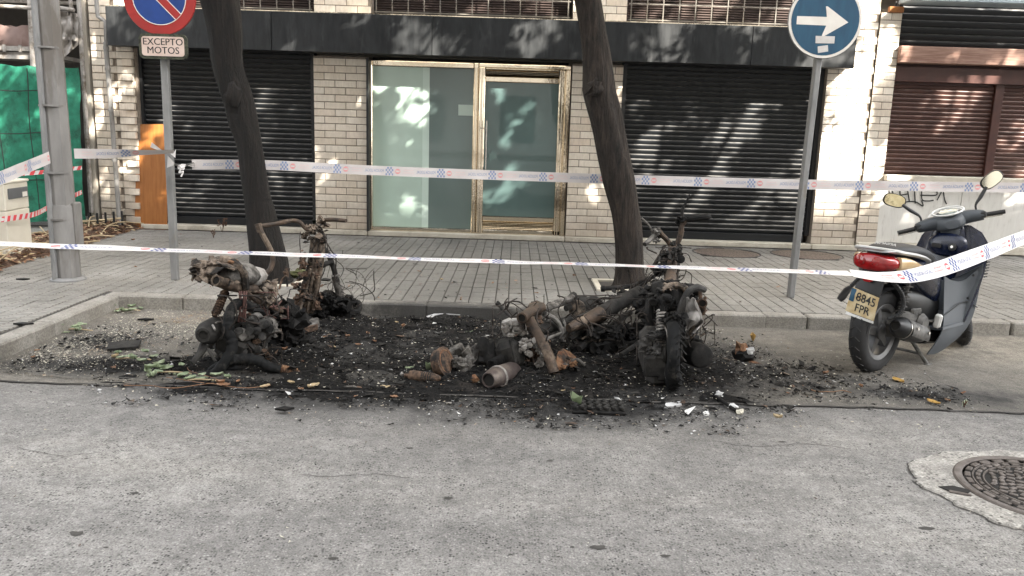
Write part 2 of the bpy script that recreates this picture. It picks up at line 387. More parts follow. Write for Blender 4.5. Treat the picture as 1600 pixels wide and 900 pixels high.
def glass_mat(name, c, rough=.06, tr=0):
    mt, nt, b = newmat(name); vec = coordvec(nt, 'Object', (1, 1, .5)); n = noise(nt, vec, 1.6, 4, .5)
    col = ramp(nt, n, [(.3, [x*.9 for x in c]), (.7, [x*1.08 for x in c])]); nt.links.new(col, b.inputs['Base Color'])
    b.inputs['Roughness'].default_value = .35; b.inputs['Coat Weight'].default_value = 1; b.inputs['Coat Roughness'].default_value = rough; b.inputs['Coat IOR'].default_value = 1.5
    return mt
m_gl_light = glass_mat('mint_frosted_glass', (.50, .65, .57)); m_gl_dark = glass_mat('grey_frosted_glass', (.14, .195, .185)); m_gl_door = glass_mat('door_glass', (.085, .14, .135), .02)
m_steel = M('brushed_brass_steel', (.83, .73, .58), rough=.1, metal=1, scale=3, bmp=.2, bscale=2.2, bd=.03)
m_card = M('pale_card', (.55, .66, .6), rough=.5)
m_galv = M('galvanised', (.18, .182, .182), (.25, .25, .248), (.2, .175, .14), rough=.55, metal=.25, scale=5, stretch=(2, 2, .7), bmp=.12, bscale=40, t3=.66)
m_pole = M('lamp_column_paint', (.15, .145, .14), (.215, .208, .2), (.12, .108, .096), rough=.65, scale=4, stretch=(2, 2, .5), bmp=.2, bscale=30)
m_red = M('sign_red', (.34, .02, .018), (.27, .018, .016), rough=.4, scale=5); m_blue = M('sign_blue', (.008, .045, .22), (.006, .035, .17), rough=.4, scale=5)
m_navyteal = M('sign_faded_blue', (.013, .075, .135), (.010, .055, .11), rough=.45, scale=4, stretch=(4, 4, .8))
m_white = M('sign_white', (.66, .62, .57), (.72, .69, .64), rough=.5, scale=8); m_pinkish = M('sign_plate_face', (.56, .43, .37), (.62, .5, .44), rough=.55, scale=10)
m_black = M('black_paint', (.012, .012, .012), rough=.5); m_char = M('lichen_rim', (.02, .022, .015), (.07, .075, .05), rough=.9, scale=40)
m_grey = M('sticker_grey', (.5, .48, .46), (.56, .54, .52), rough=.7, scale=20)
m_tapeb = M('tape_back', (.56, .525, .52), (.64, .605, .6), rough=.4, scale=4)
m_tape = M('tape_plastic', (.6, .585, .575), (.68, .66, .65), rough=.38, scale=4, spec=.5); m_tred = M('tape_red', (.62, .06, .07), rough=.45); m_tblue = M('tape_blue', (.02, .05, .22), rough=.45)
m_tfb = M('tape_blue_seen_through', (.2, .27, .45), rough=.45); m_tfr = M('tape_red_seen_through', (.68, .3, .3), rough=.45); m_tpale = M('tape_pink_seen_through', (.7, .5, .5), rough=.45)
def bark_mat():
    mt, nt, b = newmat('bark'); vec = coordvec(nt, 'Object', (1, 1, .16)); n = noise(nt, vec, 26, 7, .7, .3); n2 = noise(nt, vec, 5, 5)
    col = ramp(nt, n, [(.34, (.006, .0045, .0035)), (.52, (.026, .019, .0145)), (.72, (.062, .046, .035))]); col = mixc(nt, .5, col, ramp(nt, n2, [(.3, (.6, .6, .6)), (.7, (1.25, 1.2, 1.15))]), 'MULTIPLY')
    nt.links.new(col, b.inputs['Base Color']); b.inputs['Roughness'].default_value = .95; bump(nt, b, n, 1, .06); return mt
m_bark = bark_mat()
def leaf_mat(name, a, c):
    mt, nt, b = newmat(name); vec = coordvec(nt, 'Object'); n = noise(nt, vec, 3, 3); col = ramp(nt, n, [(.3, a), (.7, c)])
    nt.links.new(col, b.inputs['Base Color']); b.inputs['Roughness'].default_value = .5; b.inputs['Transmission Weight'].default_value = 0; return mt
m_leaf = leaf_mat('tree_leaf', (.04, .075, .02), (.085, .12, .035))
m_gleaf = leaf_mat('cut_green_leaf', (.13, .18, .09), (.32, .37, .25)); m_yleaf = leaf_mat('yellow_leaf', (.36, .2, .045), (.46, .3, .09)); m_bleaf = leaf_mat('brown_leaf', (.15, .07, .032), (.26, .145, .08))
m_soil = M('leaf_litter', (.035, .02, .013), (.13, .07, .042), rough=.95, scale=28, bmp=.8, bscale=30)
m_mulch = M('pit_mulch', (.07, .05, .038), (.19, .15, .12), rough=.95, scale=45, bmp=1, bscale=40, bd=.02)
# burnt things
m_rust = M('burnt_rust', (.04, .024, .016), (.16, .10, .066), (.012, .011, .010), rough=.85, metal=.1, scale=34, t3=.54, bmp=.4, bscale=50)
m_rust2 = M('pale_rust', (.06, .04, .027), (.25, .20, .155), (.014, .012, .010), rough=.85, scale=26, t3=.53, bmp=.4, bscale=50)
m_orange = M('orange_rust', (.11, .042, .018), (.25, .145, .08), (.03, .024, .02), rough=.9, scale=28, t3=.54, bmp=.4)
m_ashmetal = M('ash_grey_metal', (.06, .054, .048), (.21, .2, .185), (.016, .014, .012), rough=.7, metal=.3, scale=20, t3=.55, bmp=.4, bscale=40)
m_pale = M('melted_aluminium', (.2, .185, .17), (.37, .355, .335), (.07, .06, .052), rough=.6, metal=.25, scale=16, bmp=.4)
m_burnt = M('charred_black', (.005, .005, .005), (.014, .0135, .013), (.035, .031, .028), rough=.8, spec=.25, scale=18, bmp=.6, bscale=35, t3=.62)
m_burnt2 = M('charred_grey', (.012, .0115, .011), (.038, .036, .033), (.006, .006, .006), rough=.85, spec=.3, scale=14, bmp=.5, bscale=40)
m_rubber = M('burnt_rubber', (.0045, .005, .0055), (.012, .0125, .013), (.045, .042, .038), t3=.6, rough=.8, spec=.2, scale=24, bmp=.5, bscale=30)
m_pale2 = M('bare_aluminium', (.17, .16, .15), (.34, .325, .31), (.05, .045, .04), rough=.55, metal=.2, scale=9, bmp=.4)
m_case = M('sooty_casting', (.025, .024, .0235), (.075, .072, .068), (.012, .012, .012), rough=.8, scale=14, bmp=.5, bscale=40, spec=.3)
m_tube = M('heat_browned_tube', (.026, .019, .015), (.10, .068, .047), (.20, .155, .115), t3=.6, rough=.65, metal=.3, scale=17, bmp=.35, bscale=70, rr=.12)
m_muff = M('burnt_muffler', (.05, .038, .036), (.095, .075, .07), (.16, .135, .115), t3=.6, rough=.55, metal=.4, scale=9, bmp=.15, bscale=60)
m_chrome = M('dull_chrome', (.6, .58, .54), (.45, .43, .4), rough=.25, metal=1, scale=10)
m_wire = M('bare_wire', (.022, .019, .017), (.055, .044, .037), rough=.8, metal=.3, scale=30); m_wirered = M('reddened_wire', (.07, .032, .027), (.12, .06, .05), rough=.8, scale=30)
m_ash = M('ash_lumps', (.004, .004, .004), (.012, .0117, .0114), (.03, .028, .026), rough=.95, spec=.2, scale=30, bmp=.8, bscale=70, t3=.64)
m_grit = M('pale_grit', (.38, .35, .28), (.6, .57, .48), (.3, .2, .12), rough=.9, scale=9)
m_flake = M('pale_ash_flake', (.35, .35, .35), (.6, .6, .59), rough=.9, scale=9)
# scooter
m_sblue = M('deep_blue_paint', (.004, .0075, .024), (.005, .009, .028), rough=.25, coat=.25, scale=6, rr=.04); m_sgrey = M('grey_plastic', (.042, .05, .06), (.068, .077, .088), rough=.5, scale=5, rr=.08)
m_sblack = M('scooter_black_plastic', (.009, .0095, .0105), (.015, .0155, .017), rough=.42, scale=7); m_tyre = M('tyre', (.017, .017, .018), (.026, .026, .027), rough=.8, scale=18)
m_alloy = M('alloy_grey', (.1, .1, .102), (.165, .165, .165), rough=.45, metal=.5, scale=9); m_cast = M('engine_cast', (.09, .088, .085), (.17, .165, .155), (.04, .038, .035), rough=.65, metal=.4, scale=16, bmp=.3)
m_seat = M('seat_vinyl', (.018, .019, .021), (.03, .031, .034), rough=.6, scale=25, bmp=.2, bscale=120); m_silver = M('silver_plastic', (.42, .43, .43), (.5, .5, .5), rough=.35, metal=.2, scale=8)
m_tail = M('tail_red', (.38, .012, .014), (.24, .008, .01), rough=.12, coat=1, scale=14); m_tail2 = M('tail_deep_red', (.1, .004, .006), rough=.15, coat=1); m_amber = M('indicator_lens', (.62, .47, .28), (.52, .33, .14), rough=.15, coat=1, scale=12)
m_mirror = M('mirror_glass', (.95, .9, .74), rough=.04, metal=1); m_mirrord = M('blotched_mirror', (.75, .66, .42), (.62, .52, .3), (.25, .2, .1), rough=.3, metal=.5, scale=30, t3=.62)
m_plate = M('scorched_plate', (.6, .5, .31), (.47, .34, .16), (.16, .09, .03), rough=.5, scale=13, bmp=.5, bscale=16, t3=.6); m_eu = M('plate_blue', (.01, .07, .13), rough=.5)
m_hot = M('white_plastic', (.7, .7, .68), rough=.4); m_gauge = M('gauge_glass', (.12, .15, .14), (.3, .34, .32), rough=.1, coat=1, scale=20)
# left site
m_net = M('green_net', (.007, .12, .07), (.014, .18, .11), (.005, .07, .042), rough=.75, scale=10, bmp=.5, bscale=60); m_scaf = M('scaffold_tube', (.22, .205, .19), (.34, .32, .3), (.12, .095, .07), rough=.7, scale=14)
m_sheet = M('plastic_sheeting', (.17, .155, .14), (.27, .25, .23), rough=.3, scale=3, bmp=.3); m_cab = M('cabinet_cream', (.6, .56, .47), (.66, .62, .53), rough=.6, scale=4); m_cabgrey = M('cabinet_hatch', (.10, .105, .11), (.13, .135, .14), rough=.5, scale=4)
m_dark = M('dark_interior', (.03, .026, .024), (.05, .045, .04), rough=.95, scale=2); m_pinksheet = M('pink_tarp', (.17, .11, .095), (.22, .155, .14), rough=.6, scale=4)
m_iron = M('cast_iron', (.085, .07, .062), (.15, .13, .118), (.05, .042, .036), rough=.6, metal=.3, scale=14, bmp=.3, bscale=40); m_void = M('hollow_shade', (.012, .011, .010), rough=.95)  # m_void: black standing in for the shade in pipe mouths and gaps
m_pipe = M('drainpipe_grey', (.2, .195, .185), (.3, .29, .275), (.12, .1, .085), rough=.6, scale=6, stretch=(1, 1, .4)); m_awn = M('awning_blue_grey', (.3, .37, .41), (.4, .47, .5), rough=.5, scale=4)
exec_marker = 0
# ------------------------------------------------------------------ SETTING: road, parking bay, kerb, pavement
PZ = .12
road = MB(); road.sheet([[(x, y, 0) for x in np.linspace(-300, 300, 13)] for y in np.linspace(-300, 300, 13)])
obj('road', road, m_asphalt, kind='structure', smooth=False)
bay = MB()
xs = np.linspace(-3.29, 9, 124); rows = [[] for _ in range(10)]
for x in xs:
    y0 = 4.585+.035*mnoise.noise(V((x*1.7, 3, 0)))+.02*mnoise.noise(V((x*6, 9, 0)))
    for j in range(10):
        y = y0+(6.575-y0)*j/9
        rows[j].append((x, y, .004+(.0 if j == 0 else .010*(1+mnoise.noise(V((x*1.3, y*1.3, 5)))))))
bay.sheet(rows)
bay_o = obj('parking_bay', bay, m_bay, kind='structure')
def crack(pts, wd, z, seed):
    b = MB(); pts = spline(pts, 14); r0 = []; r1 = []
    for i, p in enumerate(pts):
        t = (pts[min(i+1, len(pts)-1)]-pts[max(i-1, 0)]).normalized(); n = V((-t.y, t.x, 0))
        k = wd*(.6+.9*abs(mnoise.noise(V((i*.37, seed, 0))))); j = n*(.02*mnoise.noise(V((i*.21, seed, 4))))
        r0.append(p+j+n*k+V((0, 0, z))); r1.append(p+j-n*k+V((0, 0, z)))
    b.sheet([r0, r1]); return b
seam = crack([(x, 4.582+.03*mnoise.noise(V((x*1.7, 3, 0))), 0) for x in np.linspace(-3.5, 7, 22)], .013, .0085, 3)
seam2 = crack([G(1440, 590), G(1480, 615), G(1520, 640)], .004, .03, 5); seam.add(seam2.v, seam2.f)
seam3 = crack([G(0, 583), G(90, 592), G(200, 597), G(300, 603)], .008, .028, 6); seam.add(seam3.v, seam3.f)
obj('road_seam', seam, m_joint, kind='structure', smooth=False)
# pavement: joint bed, tiles, kerb stones
pv = MB()
pv.box((2.2, 8.9, .05), (11.3, 4.36, .116)); pv.box((-8.4, 6.55, .05), (9.92, 9.06, .116))
pave = obj('pavement', pv, m_joint, kind='structure', smooth=False)
kp = {}
def kerbstone(x0, x1, y0, y1, seed):
    b = MB(); L = max(x1-x0, y1-y0); n = 9
    b.box(((x0+x1)/2, (y0+y1)/2, .055), (x1-x0-.005, y1-y0-.005, .134), b=.012)
    o = obj('kerb_stone', b, m_kerb, pave, smooth=False)
    o.location.z += random.uniform(-.003, .003); o.rotation_euler.z = random.uniform(-.0015, .0015)
x = -3.44; jl = [-3.44, -2.78, -1.75, -.72, .3, 1.32, 2.14, 2.5, 3.28, 4.22, 5.2, 6.2, 7.2, 8.2]
for a, c in zip(jl[:-1], jl[1:]): kerbstone(a, c, 6.57, 6.72, 1)
yy = [6.565, 5.6, 4.6, 3.6, 2.6]
for a, c in zip(yy[:-1], yy[1:]): kerbstone(-3.44, -3.285, c, a, 2)
PIT = [(G(1135, 395, PZ), .43), (G(1260, 398, PZ), .45)]
T1, T2 = G(424, 437, PZ), G(985, 446, PZ)
TW, TD = .115, .23
tp = proto('tile', MB().box((0, 0, 0), (TW-.009, TD-.007, .014), b=.003), m_tile)
cand = []
for iy in range(-21, 19):
    for ix in range(-62, 60):
        cx, cy = ix*TW+.03, 6.735+TD*(iy+.5)
        if cy > 10.93 or cx > 7.6: continue
        if cy < 6.73 and cx > -3.52: continue
        if cx < -7.2: continue
        if any((cx-p.x)**2+(cy-p.y)**2 < r*r for p, r in PIT): continue
        if abs(cx-T1.x) < .32 and abs(cy-T1.y) < .32: continue
        if abs(cx-T2.x) < .38 and abs(cy-T2.y) < .30: continue
        q = V((cx, cy, PZ))-CAM; wd = q.dot(_F); px = FPX*q.dot(_R)/wd; py = -FPX*q.dot(_U)/wd
        vis = abs(px) < 815 and -460 < py < 460
        if cy < 2.5: continue
        cand.append((0 if vis else 1, wd, cx, cy))
cand.sort(); field = MB()
for k, (vis, wd, cx, cy) in enumerate(cand):
    zz = PZ-.007+random.uniform(-.0018, .0018)
    if k < 300: put(tp, 'tile', (cx, cy, zz), pave, rot=(random.uniform(-.006, .006), random.uniform(-.008, .008), 0))
    else: field.box((cx, cy, zz), (TW-.009, TD-.007, .014))
fo = obj('tile_field', field, m_tile, pave, smooth=False, kind='stuff')
def tree_pit(name, label, c, r):
    b = MB(); rows = []
    for i in range(7):
        rr = r*i/6; rows.append([(c.x+rr*math.cos(a), c.y+rr*math.sin(a), PZ+.012*(1-(i/6)**3)+.008*mnoise.noise(V((rr*9*math.cos(a), rr*9*math.sin(a), 2)))*(i < 6)-(.004 if i == 6 else 0)) for a in np.linspace(0, 2*math.pi, 33)])
    b.sheet(rows); o = thing(name, label, 'tree pit', (c.x, c.y, PZ)); obj('mulch', b, m_mulch, o)
    rim = MB(); rim.tube([(c.x+r*math.cos(a), c.y+r*math.sin(a), PZ-.004) for a in np.linspace(0, 2*math.pi, 40)[:-1]], .012, 5, closed=True); obj('rim', rim, m_joint, o)
tree_pit('tree_pit', 'round mulched tree pit by the wall, nearer the right tree', PIT[0][0], PIT[0][1])
tree_pit('tree_pit', 'round mulched tree pit behind the arrow sign post', PIT[1][0], PIT[1][1])
def square_pit(c, hx, hy, label):
    o = thing('tree_surround', label, 'tree pit', (c.x, c.y, PZ)); b = MB(); n = 14
    b.sheet([[(c.x-hx+2*hx*i/n, c.y-hy+2*hy*j/n, PZ-.03+.025*mnoise.noise(V((i*.9, j*.9, 1)))) for i in range(n+1)] for j in range(n+1)]); obj('soil', b, m_soil, o)
    for dx, dy, sx, sy in ((0, hy+.03, 2*hx+.12, .055), (0, -hy-.03, 2*hx+.12, .055), (hx+.03, 0, .055, 2*hy+.004), (-hx-.03, 0, .055, 2*hy+.004)):
        obj('edging_stone', MB().box((c.x+dx, c.y+dy, PZ-.02), (sx, sy, .06), b=.006), m_stone, o, smooth=False)
square_pit(T1, .25, .25, 'square stone edged pit at the foot of the left dark tree'); square_pit(T2, .3, .23, 'square stone edged pit at the foot of the middle tree')
# ------------------------------------------------------------------ SHOP BUILDING
FY = 11.05; BZ = .185
BM, BH = .288, .0955
bp = proto('brick', MB().box((0, 0, 0), (1, .06, BH-.010), b=.004), m_brick)
def brickwork(parent, x0, x1, z0, z1, y, shift=0, proud=None, name='brick'):
    n = int(round((z1-z0)/BH))
    for i in range(n):
        z = z0+BH*(i+.5); a = x0-((i+shift) % 2)*BM/2
        while a < x1-.02:
            l, r = max(a, x0), min(a+BM, x1)
            if r-l > .05:
                dy = random.uniform(-.0022, .0022)
                if proud: dy -= proud(i, (l+r)/2)
                o = put(bp, name, ((l+r)/2, y+.03+dy, z), parent, rot=(random.uniform(-.006, .006), 0, random.uniform(-.004, .004)), scale=(r-l-.009, 1, 1))
            a += BM
def pillar(b, x0, x1, z0, z1, y, shift=0, proud=None, deep=.45):
    p = obj('brick_pillar', MB().box(((x0+x1)/2, y+.007+deep/2, (z0+z1)/2), (x1-x0-.006, deep, z1-z0)), m_mortar, b, smooth=False)
    brickwork(p, x0, x1, z0, z1, y, shift, proud); return p
shop = thing('shop_building', 'cream brick shop with black roller shutters and a black stone band', 'building', (-.5, FY, PZ))
WX0 = -5.72
def zig(i, x): return .055 if (x > -5.36 and ((i % 2 == 0 and -5.36 < x < -5.2))) else 0
lw = obj('brick_wall', MB().box((-5.43, FY+.25, 1.7), (.60, .45, 3.1)), m_mortar, shop, smooth=False)
brickwork(lw, WX0, -5.385, .185, 3.3, FY, 0)
for i in range(33):                          # toothed corner: every other course carries a header standing proud
    z = .185+BH*(i+.5)
    if i % 2 == 0: pcs = [(-5.385, -5.29, 0), (-5.29, -5.15, .06)]
    else: pcs = [(-5.385, -5.15, .012)]
    for l, r, d in pcs: put(bp, 'brick', ((l+r)/2, FY+.03-d, z), lw, scale=(r-l-.011, 1, 1), rot=(random.uniform(-.01, .01), 0, random.uniform(-.01, .01)))
pillar(shop, -2.75, -2.03, BZ, 2.5, FY); pillar(shop, .715, 1.40, BZ, 2.5, FY, 1)
pillar(shop, -2.73, -1.97, 2.96, 3.55, FY, 1); pillar(shop, .69, 1.405, 2.96, 3.55, FY)
# base course
for a, c in ((-5.15, -2.76), (-2.74, -2.02), (-2.01, .70), (.71, 1.40), (1.41, 4.11)):
    obj('threshold_stone', MB().box(((a+c)/2, FY+.03, .148), (c-a, .2, .066), b=.006), m_stone, shop, smooth=False)
# stone band
fb = obj('fascia', MB().box((-.50, 10.93, 2.765), (9.70, .28, .47)), m_rail, shop, smooth=False)
fx = [-5.345, -3.21, -1.135, 1.02, 3.0, 4.345]
for a, c in zip(fx[:-1], fx[1:]):
    o = obj('stone_slab', MB().box(((a+c)/2, 10.765, 2.767), (c-a-.006, .03, .488), b=.004), m_fascia, fb, smooth=False)
obj('band_coping', MB().box((-.5, 10.905, 3.018), (9.70, .29, .012)), m_steel, fb, smooth=False)
# roller shutters
def slat_mb(L, h, d):
    b = MB(); pr = [(.004, 0), (-.30*d, .04*h), (-.55*d, .22*h), (-.85*d, .48*h), (-d, .66*h), (-.88*d, .78*h), (-.5*d, .90*h), (.004, 1.0*h)]
    b.sheet([[(-L/2, y, z) for y, z in pr[:6]], [(L/2, y, z) for y, z in pr[:6]]]); b.cur = 1; b.sheet([[(-L/2, y, z) for y, z in pr[5:]], [(L/2, y, z) for y, z in pr[5:]]]); return b
def roller(parent, x0, x1, z0, z1, y, h, d, mat, railmat, nm='roller_shutter'):
    o = obj(nm, MB().box(((x0+x1)/2, y+.06, (z0+z1)/2), (x1-x0, .03, z1-z0)).box((x0+.03, y-.02, (z0+z1)/2), (.05, .09, z1-z0)).box((x1-.03, y-.02, (z0+z1)/2), (.05, .09, z1-z0)), railmat, parent, smooth=False)
    pr = proto('slat', slat_mb(x1-x0-.11, h, d), [mat, m_dust], smooth=True)
    z = z0
    while z < z1-h*.5:
        put(pr, 'slat', ((x0+x1)/2, y+.012+random.uniform(-.001, .001), z), o, rot=(0, random.uniform(-.0006, .0006), 0)); z += h
    return o
def bottom_bar(o, x0, x1, y, z, mat): obj('bottom_bar', MB().box(((x0+x1)/2, y, z), (x1-x0-.12, .04, .10), b=.006), mat, o, smooth=False)
s1 = roller(shop, -5.15, -2.755, .285, 2.6, 11.2, .066, .022, m_shutter, m_rail); bottom_bar(s1, -5.15, -2.755, 11.19, .235, m_shutter)
s2 = roller(shop, 1.405, 4.12, .285, 2.6, 11.2, .066, .022, m_shutter, m_rail); bottom_bar(s2, 1.405, 4.12, 11.19, .235, m_shutter)
# glazed shop front
front = obj('shop_front', MB().box((-.66, 11.34, 1.33), (2.68, .03, 2.4)), m_dark, shop, smooth=False)
sx0, sx1, sz0, sz1 = -2.02, .705, .182, 2.47
GY = 11.13
def bar(name, x0, x1, z0, z1, y=GY, d=.09, par=front, mat=None, b=.008): return obj(name, MB().box(((x0+x1)/2, y, (z0+z1)/2), (x1-x0, d, z1-z0), b=b), mat or m_steel, par, smooth=False)
bar('frame', sx0, sx0+.05, sz0, sz1); bar('frame', sx0+.052, -.60, sz1-.07, sz1, GY, .088); bar('frame', sx0+.052, -.60, sz0, sz0+.05, GY, .088)
bar('frame', -.60, -.535, sz0, sz1, GY-.01); bar('frame', -.533, -.445, sz0, sz1-.052, GY-.018)
bar('frame', -.533, sx1, sz1-.05, sz1, GY-.005); bar('frame', sx1-.075, sx1, sz0, sz1-.052, GY-.01)
bar('frame', sx1-.155, sx1-.077, sz0+.06, sz1-.06, GY-.02, .07)
bar('door_rail', -.443, sx1-.157, sz1-.235, sz1-.165, GY-.02, .06); bar('door_rail', -.443, sx1-.157, sz1-.075, sz1-.054, GY-.02, .06); bar('door_rail', -.443, sx1-.157, sz0+.175, sz0+.245, GY-.02, .06); bar('door_rail', -.443, sx1-.157, sz0+.0, sz0+.055, GY-.02, .06)
for xa, xb, dy in ((-.592, -.578, .062), (-.563, -.549, .066), (-.522, -.508, .074), (-.484, -.470, .072), (sx1-.066, sx1-.052, .062), (sx1-.034, sx1-.020, .060), (sx1-.142, sx1-.128, .062), (sx1-.112, sx1-.098, .066), (sx0+.006, sx0+.02, .052)):
    bar('frame_ridge', xa, xb, sz0+.004, sz1-.058, GY-dy, .02, b=.004)
lv = proto('louvre', MB().box((0, 0, 0), (.985, .05, .008), R=Matrix.Rotation(.6, 3, 'X')), m_steel)
for k in range(5): put(lv, 'louvre', (.053, GY-.01, sz1-.155+.018*k), front)
for k in range(6): put(lv, 'louvre', (.053, GY-.01, sz0+.067+.02*k), front)
bar('glass_pane', sx0+.052, -1.20, sz0+.052, sz1-.072, GY+.02, .012, mat=m_gl_light, b=0); bar('glass_pane', -1.198, -.602, sz0+.052, sz1-.072, GY+.02, .012, mat=m_gl_dark, b=0)
bar('film_edge', -1.29, -1.199, sz0+.053, sz1-.073, GY+.0115, .003, mat=M('film_strip', (.6, .74, .67), rough=.35, coat=.6), b=0)
bar('glass_pane', -.443, sx1-.157, sz0+.247, sz1-.237, GY+.0, .012, mat=m_gl_door, b=0)
bar('notice_card', -.805, -.605, 1.78, 1.925, GY+.0115, .003, mat=m_card, b=0)
hb = MB(); hb.tube([(-.41, GY-.085, .98), (-.41, GY-.085, 1.72)], .011, 8); hb.tube([(-.41, GY-.085, 1.62), (-.41, GY-.03, 1.62)], .008, 6); hb.tube([(-.41, GY-.085, 1.08), (-.41, GY-.03, 1.08)], .008, 6); hb.tube([(-.50, GY-.085, 1.62), (-.41, GY-.085, 1.62)], .007, 6)
obj('pull_handle', hb, m_chrome, front)
obj('shutter_track', MB().box((-2.012, 11.02, 1.33), (.03, .10, 2.3)), m_rail, shop, smooth=False)
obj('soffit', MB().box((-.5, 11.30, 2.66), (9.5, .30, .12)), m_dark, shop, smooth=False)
# first floor windows above the band with a square grille and louvred blinds
for x0, x1, yb in ((-5.0, -2.76, 11.2), (-1.94, .66, 11.2), (1.43, 4.25, 11.2)):
    wdw = obj('window_blind', MB().box(((x0+x1)/2, yb+.1, 3.5), (x1-x0+.06, .03, 1.2)), m_dark, shop, smooth=False)
    sl = proto('slat', MB().box((0, 0, 0), (x1-x0, .035, .007), R=Matrix.Rotation(.75, 3, 'X')), m_blind)
    for k in range(20): put(sl, 'slat', ((x0+x1)/2, yb+.05, 2.95+.032*k), wdw)
    gr = obj('window_grille', MB().box(((x0+x1)/2, yb-.12, 2.965), (x1-x0, .03, .02)), m_grille, shop, smooth=False)
    pr = proto('bar', MB().box((0, 0, 0), (.014, .014, 1.1)), m_grille); n = int((x1-x0)/.205)
    for k in range(n+1): put(pr, 'bar', (x0+.03+k*(x1-x0-.06)/n, yb-.12, 3.5), gr)
    ph = proto('bar', MB().box((0, 0, 0), (x1-x0, .011, .014)), m_grille)
    for k in range(4): put(ph, 'bar', ((x0+x1)/2, yb-.12, 3.09+k*.2), gr)
obj('upper_wall', MB().box((-.6, 12.4, 6.8), (10.4, 2.2, 6.5)).box((-.6, 12.3, 1.7), (10.4, 1.2, 3.4)), m_render, shop, smooth=False)
# drainpipe on the left wall
dp = MB(); q = [P(151, -30, 10.98), P(151, 10, 10.98), P(153, 26, 10.98), P(160, 30, 10.98), P(165, 34, 10.95), P(166, 70, 10.95)]
dp.tube(q, .026, 10); d_o = obj('drainpipe', dp, m_pipe, shop)
low = MB(); low.tube([P(165, 66, 10.95), P(176, 200, 10.95), P(187, 352, 10.95)], .03, 10); obj('lower_pipe', low, m_pipe, d_o)
for yy_ in (75, 108, 172, 250): obj('pipe_collar', MB().lathe([(.036, -.02), (.036, .02)], P(165+(yy_-66)*.077, yy_, 10.95), (0, 0, 1), 12), m_pipe, d_o)
# ------------------------------------------------------------------ RIGHT HAND BUILDING
rb = thing('corner_building', 'cream brick building with brown louvred shutters above white marble panels', 'building', (5.6, FY, PZ))
pillar(rb, 4.12, 4.735, BZ, 3.55, FY, 1); pillar(rb, 4.738, 5.02, BZ+.03, 3.27, FY-.018, 0)
obj('top_brick', MB().box((4.93, FY-.005, 3.31), (.19, .06, .075), b=.004), m_board, rb, smooth=False)
obj('threshold_stone', MB().box((4.43, FY+.02, .15), (.63, .2, .066), b=.006), m_stone, rb, smooth=False)
obj('plinth_stone', MB().box((6.0, FY+.015, .175), (2.5, .18, .115), b=.008), m_stone, rb, smooth=False)
for a, c in ((4.985, 6.12), (6.125, 7.3)): obj('marble_panel', MB().box(((a+c)/2, FY+.05, .655), (c-a-.003, .12, .835), b=.003), m_marble, rb, smooth=False)
obj('window_sill', MB().box((6.2, FY+.01, 1.125), (2.36, .22, .085), b=.012), m_stone, rb, smooth=False)
bs = obj('brown_shutter', MB().box((6.2, FY+.17, 1.9), (2.4, .03, 1.5)), m_brownframe, rb, smooth=False)
for x0, x1 in ((5.02, 6.44), (6.56, 7.35)):
    pr = proto('slat', slat_mb(x1-x0, .0575, .022), [m_brown, m_bdust], smooth=True)
    for k in range(21): put(pr, 'slat', ((x0+x1)/2, FY+.145, 1.17+.0575*k), bs)
obj('shutter_mullion', MB().box((6.5, FY+.12, 1.9), (.115, .06, 1.46), b=.005), m_brownframe, bs, smooth=False)
obj('shutter_head', MB().box((6.2, FY+.1, 2.505), (2.38, .12, .2), b=.006), m_brownframe, bs, smooth=False)
obj('lintel_beam', MB().box((6.2, FY+.01, 2.745), (2.37, .2, .215), b=.008), m_wood, rb, smooth=False)
s3 = roller(rb, 5.0, 7.4, 2.87, 3.45, FY+.13, .0865, .026, m_shutter, m_rail)
obj('awning_strip', MB().box((6.2, FY-.12, 3.41), (2.45, .34, .05), R=None, b=.01), m_awn, rb, smooth=False)
obj('upper_wall', MB().box((6.6, 12.4, 6.8), (3.9, 2.2, 6.5)).box((6.3, 12.2, 1.7), (2.6, 1.2, 3.4)), m_render, rb, smooth=False)
gf = MB()
GRAF = [[(1389, 298), (1392, 310)], [(1386, 304), (1396, 304)], [(1394, 298), (1398, 309), (1404, 306)], [(1406, 297), (1407, 313)], [(1407, 305), (1419, 303)], [(1418, 297), (1421, 315)], [(1429, 297), (1430, 318)], [(1440, 298), (1441, 312), (1450, 314), (1459, 313)], [(1438, 305), (1462, 305), (1464, 299)], [(1471, 300), (1464, 313)], [(1474, 300), (1476, 312), (1479, 319)], [(1408, 318), (1420, 315), (1432, 316), (1442, 322), (1440, 313)], [(1417, 285), (1420, 281), (1425, 283)], [(1408, 298), (1408, 290), (1414, 288)]]
for st in GRAF:
    q = spline([P(x, y, FY-.018) for x, y in st], 5) if len(st) > 2 else [P(x, y, FY-.018) for x, y in st]
    r0 = []; r1 = []
    for i, p in enumerate(q):
        t = (q[min(i+1, len(q)-1)]-q[max(i-1, 0)]).normalized(); n = V((-t.z, 0, t.x))*.0085; r0.append(p+n); r1.append(p-n)
    gf.sheet([r0, r1])
obj('graffiti_tag', gf, m_black, rb, smooth=False)
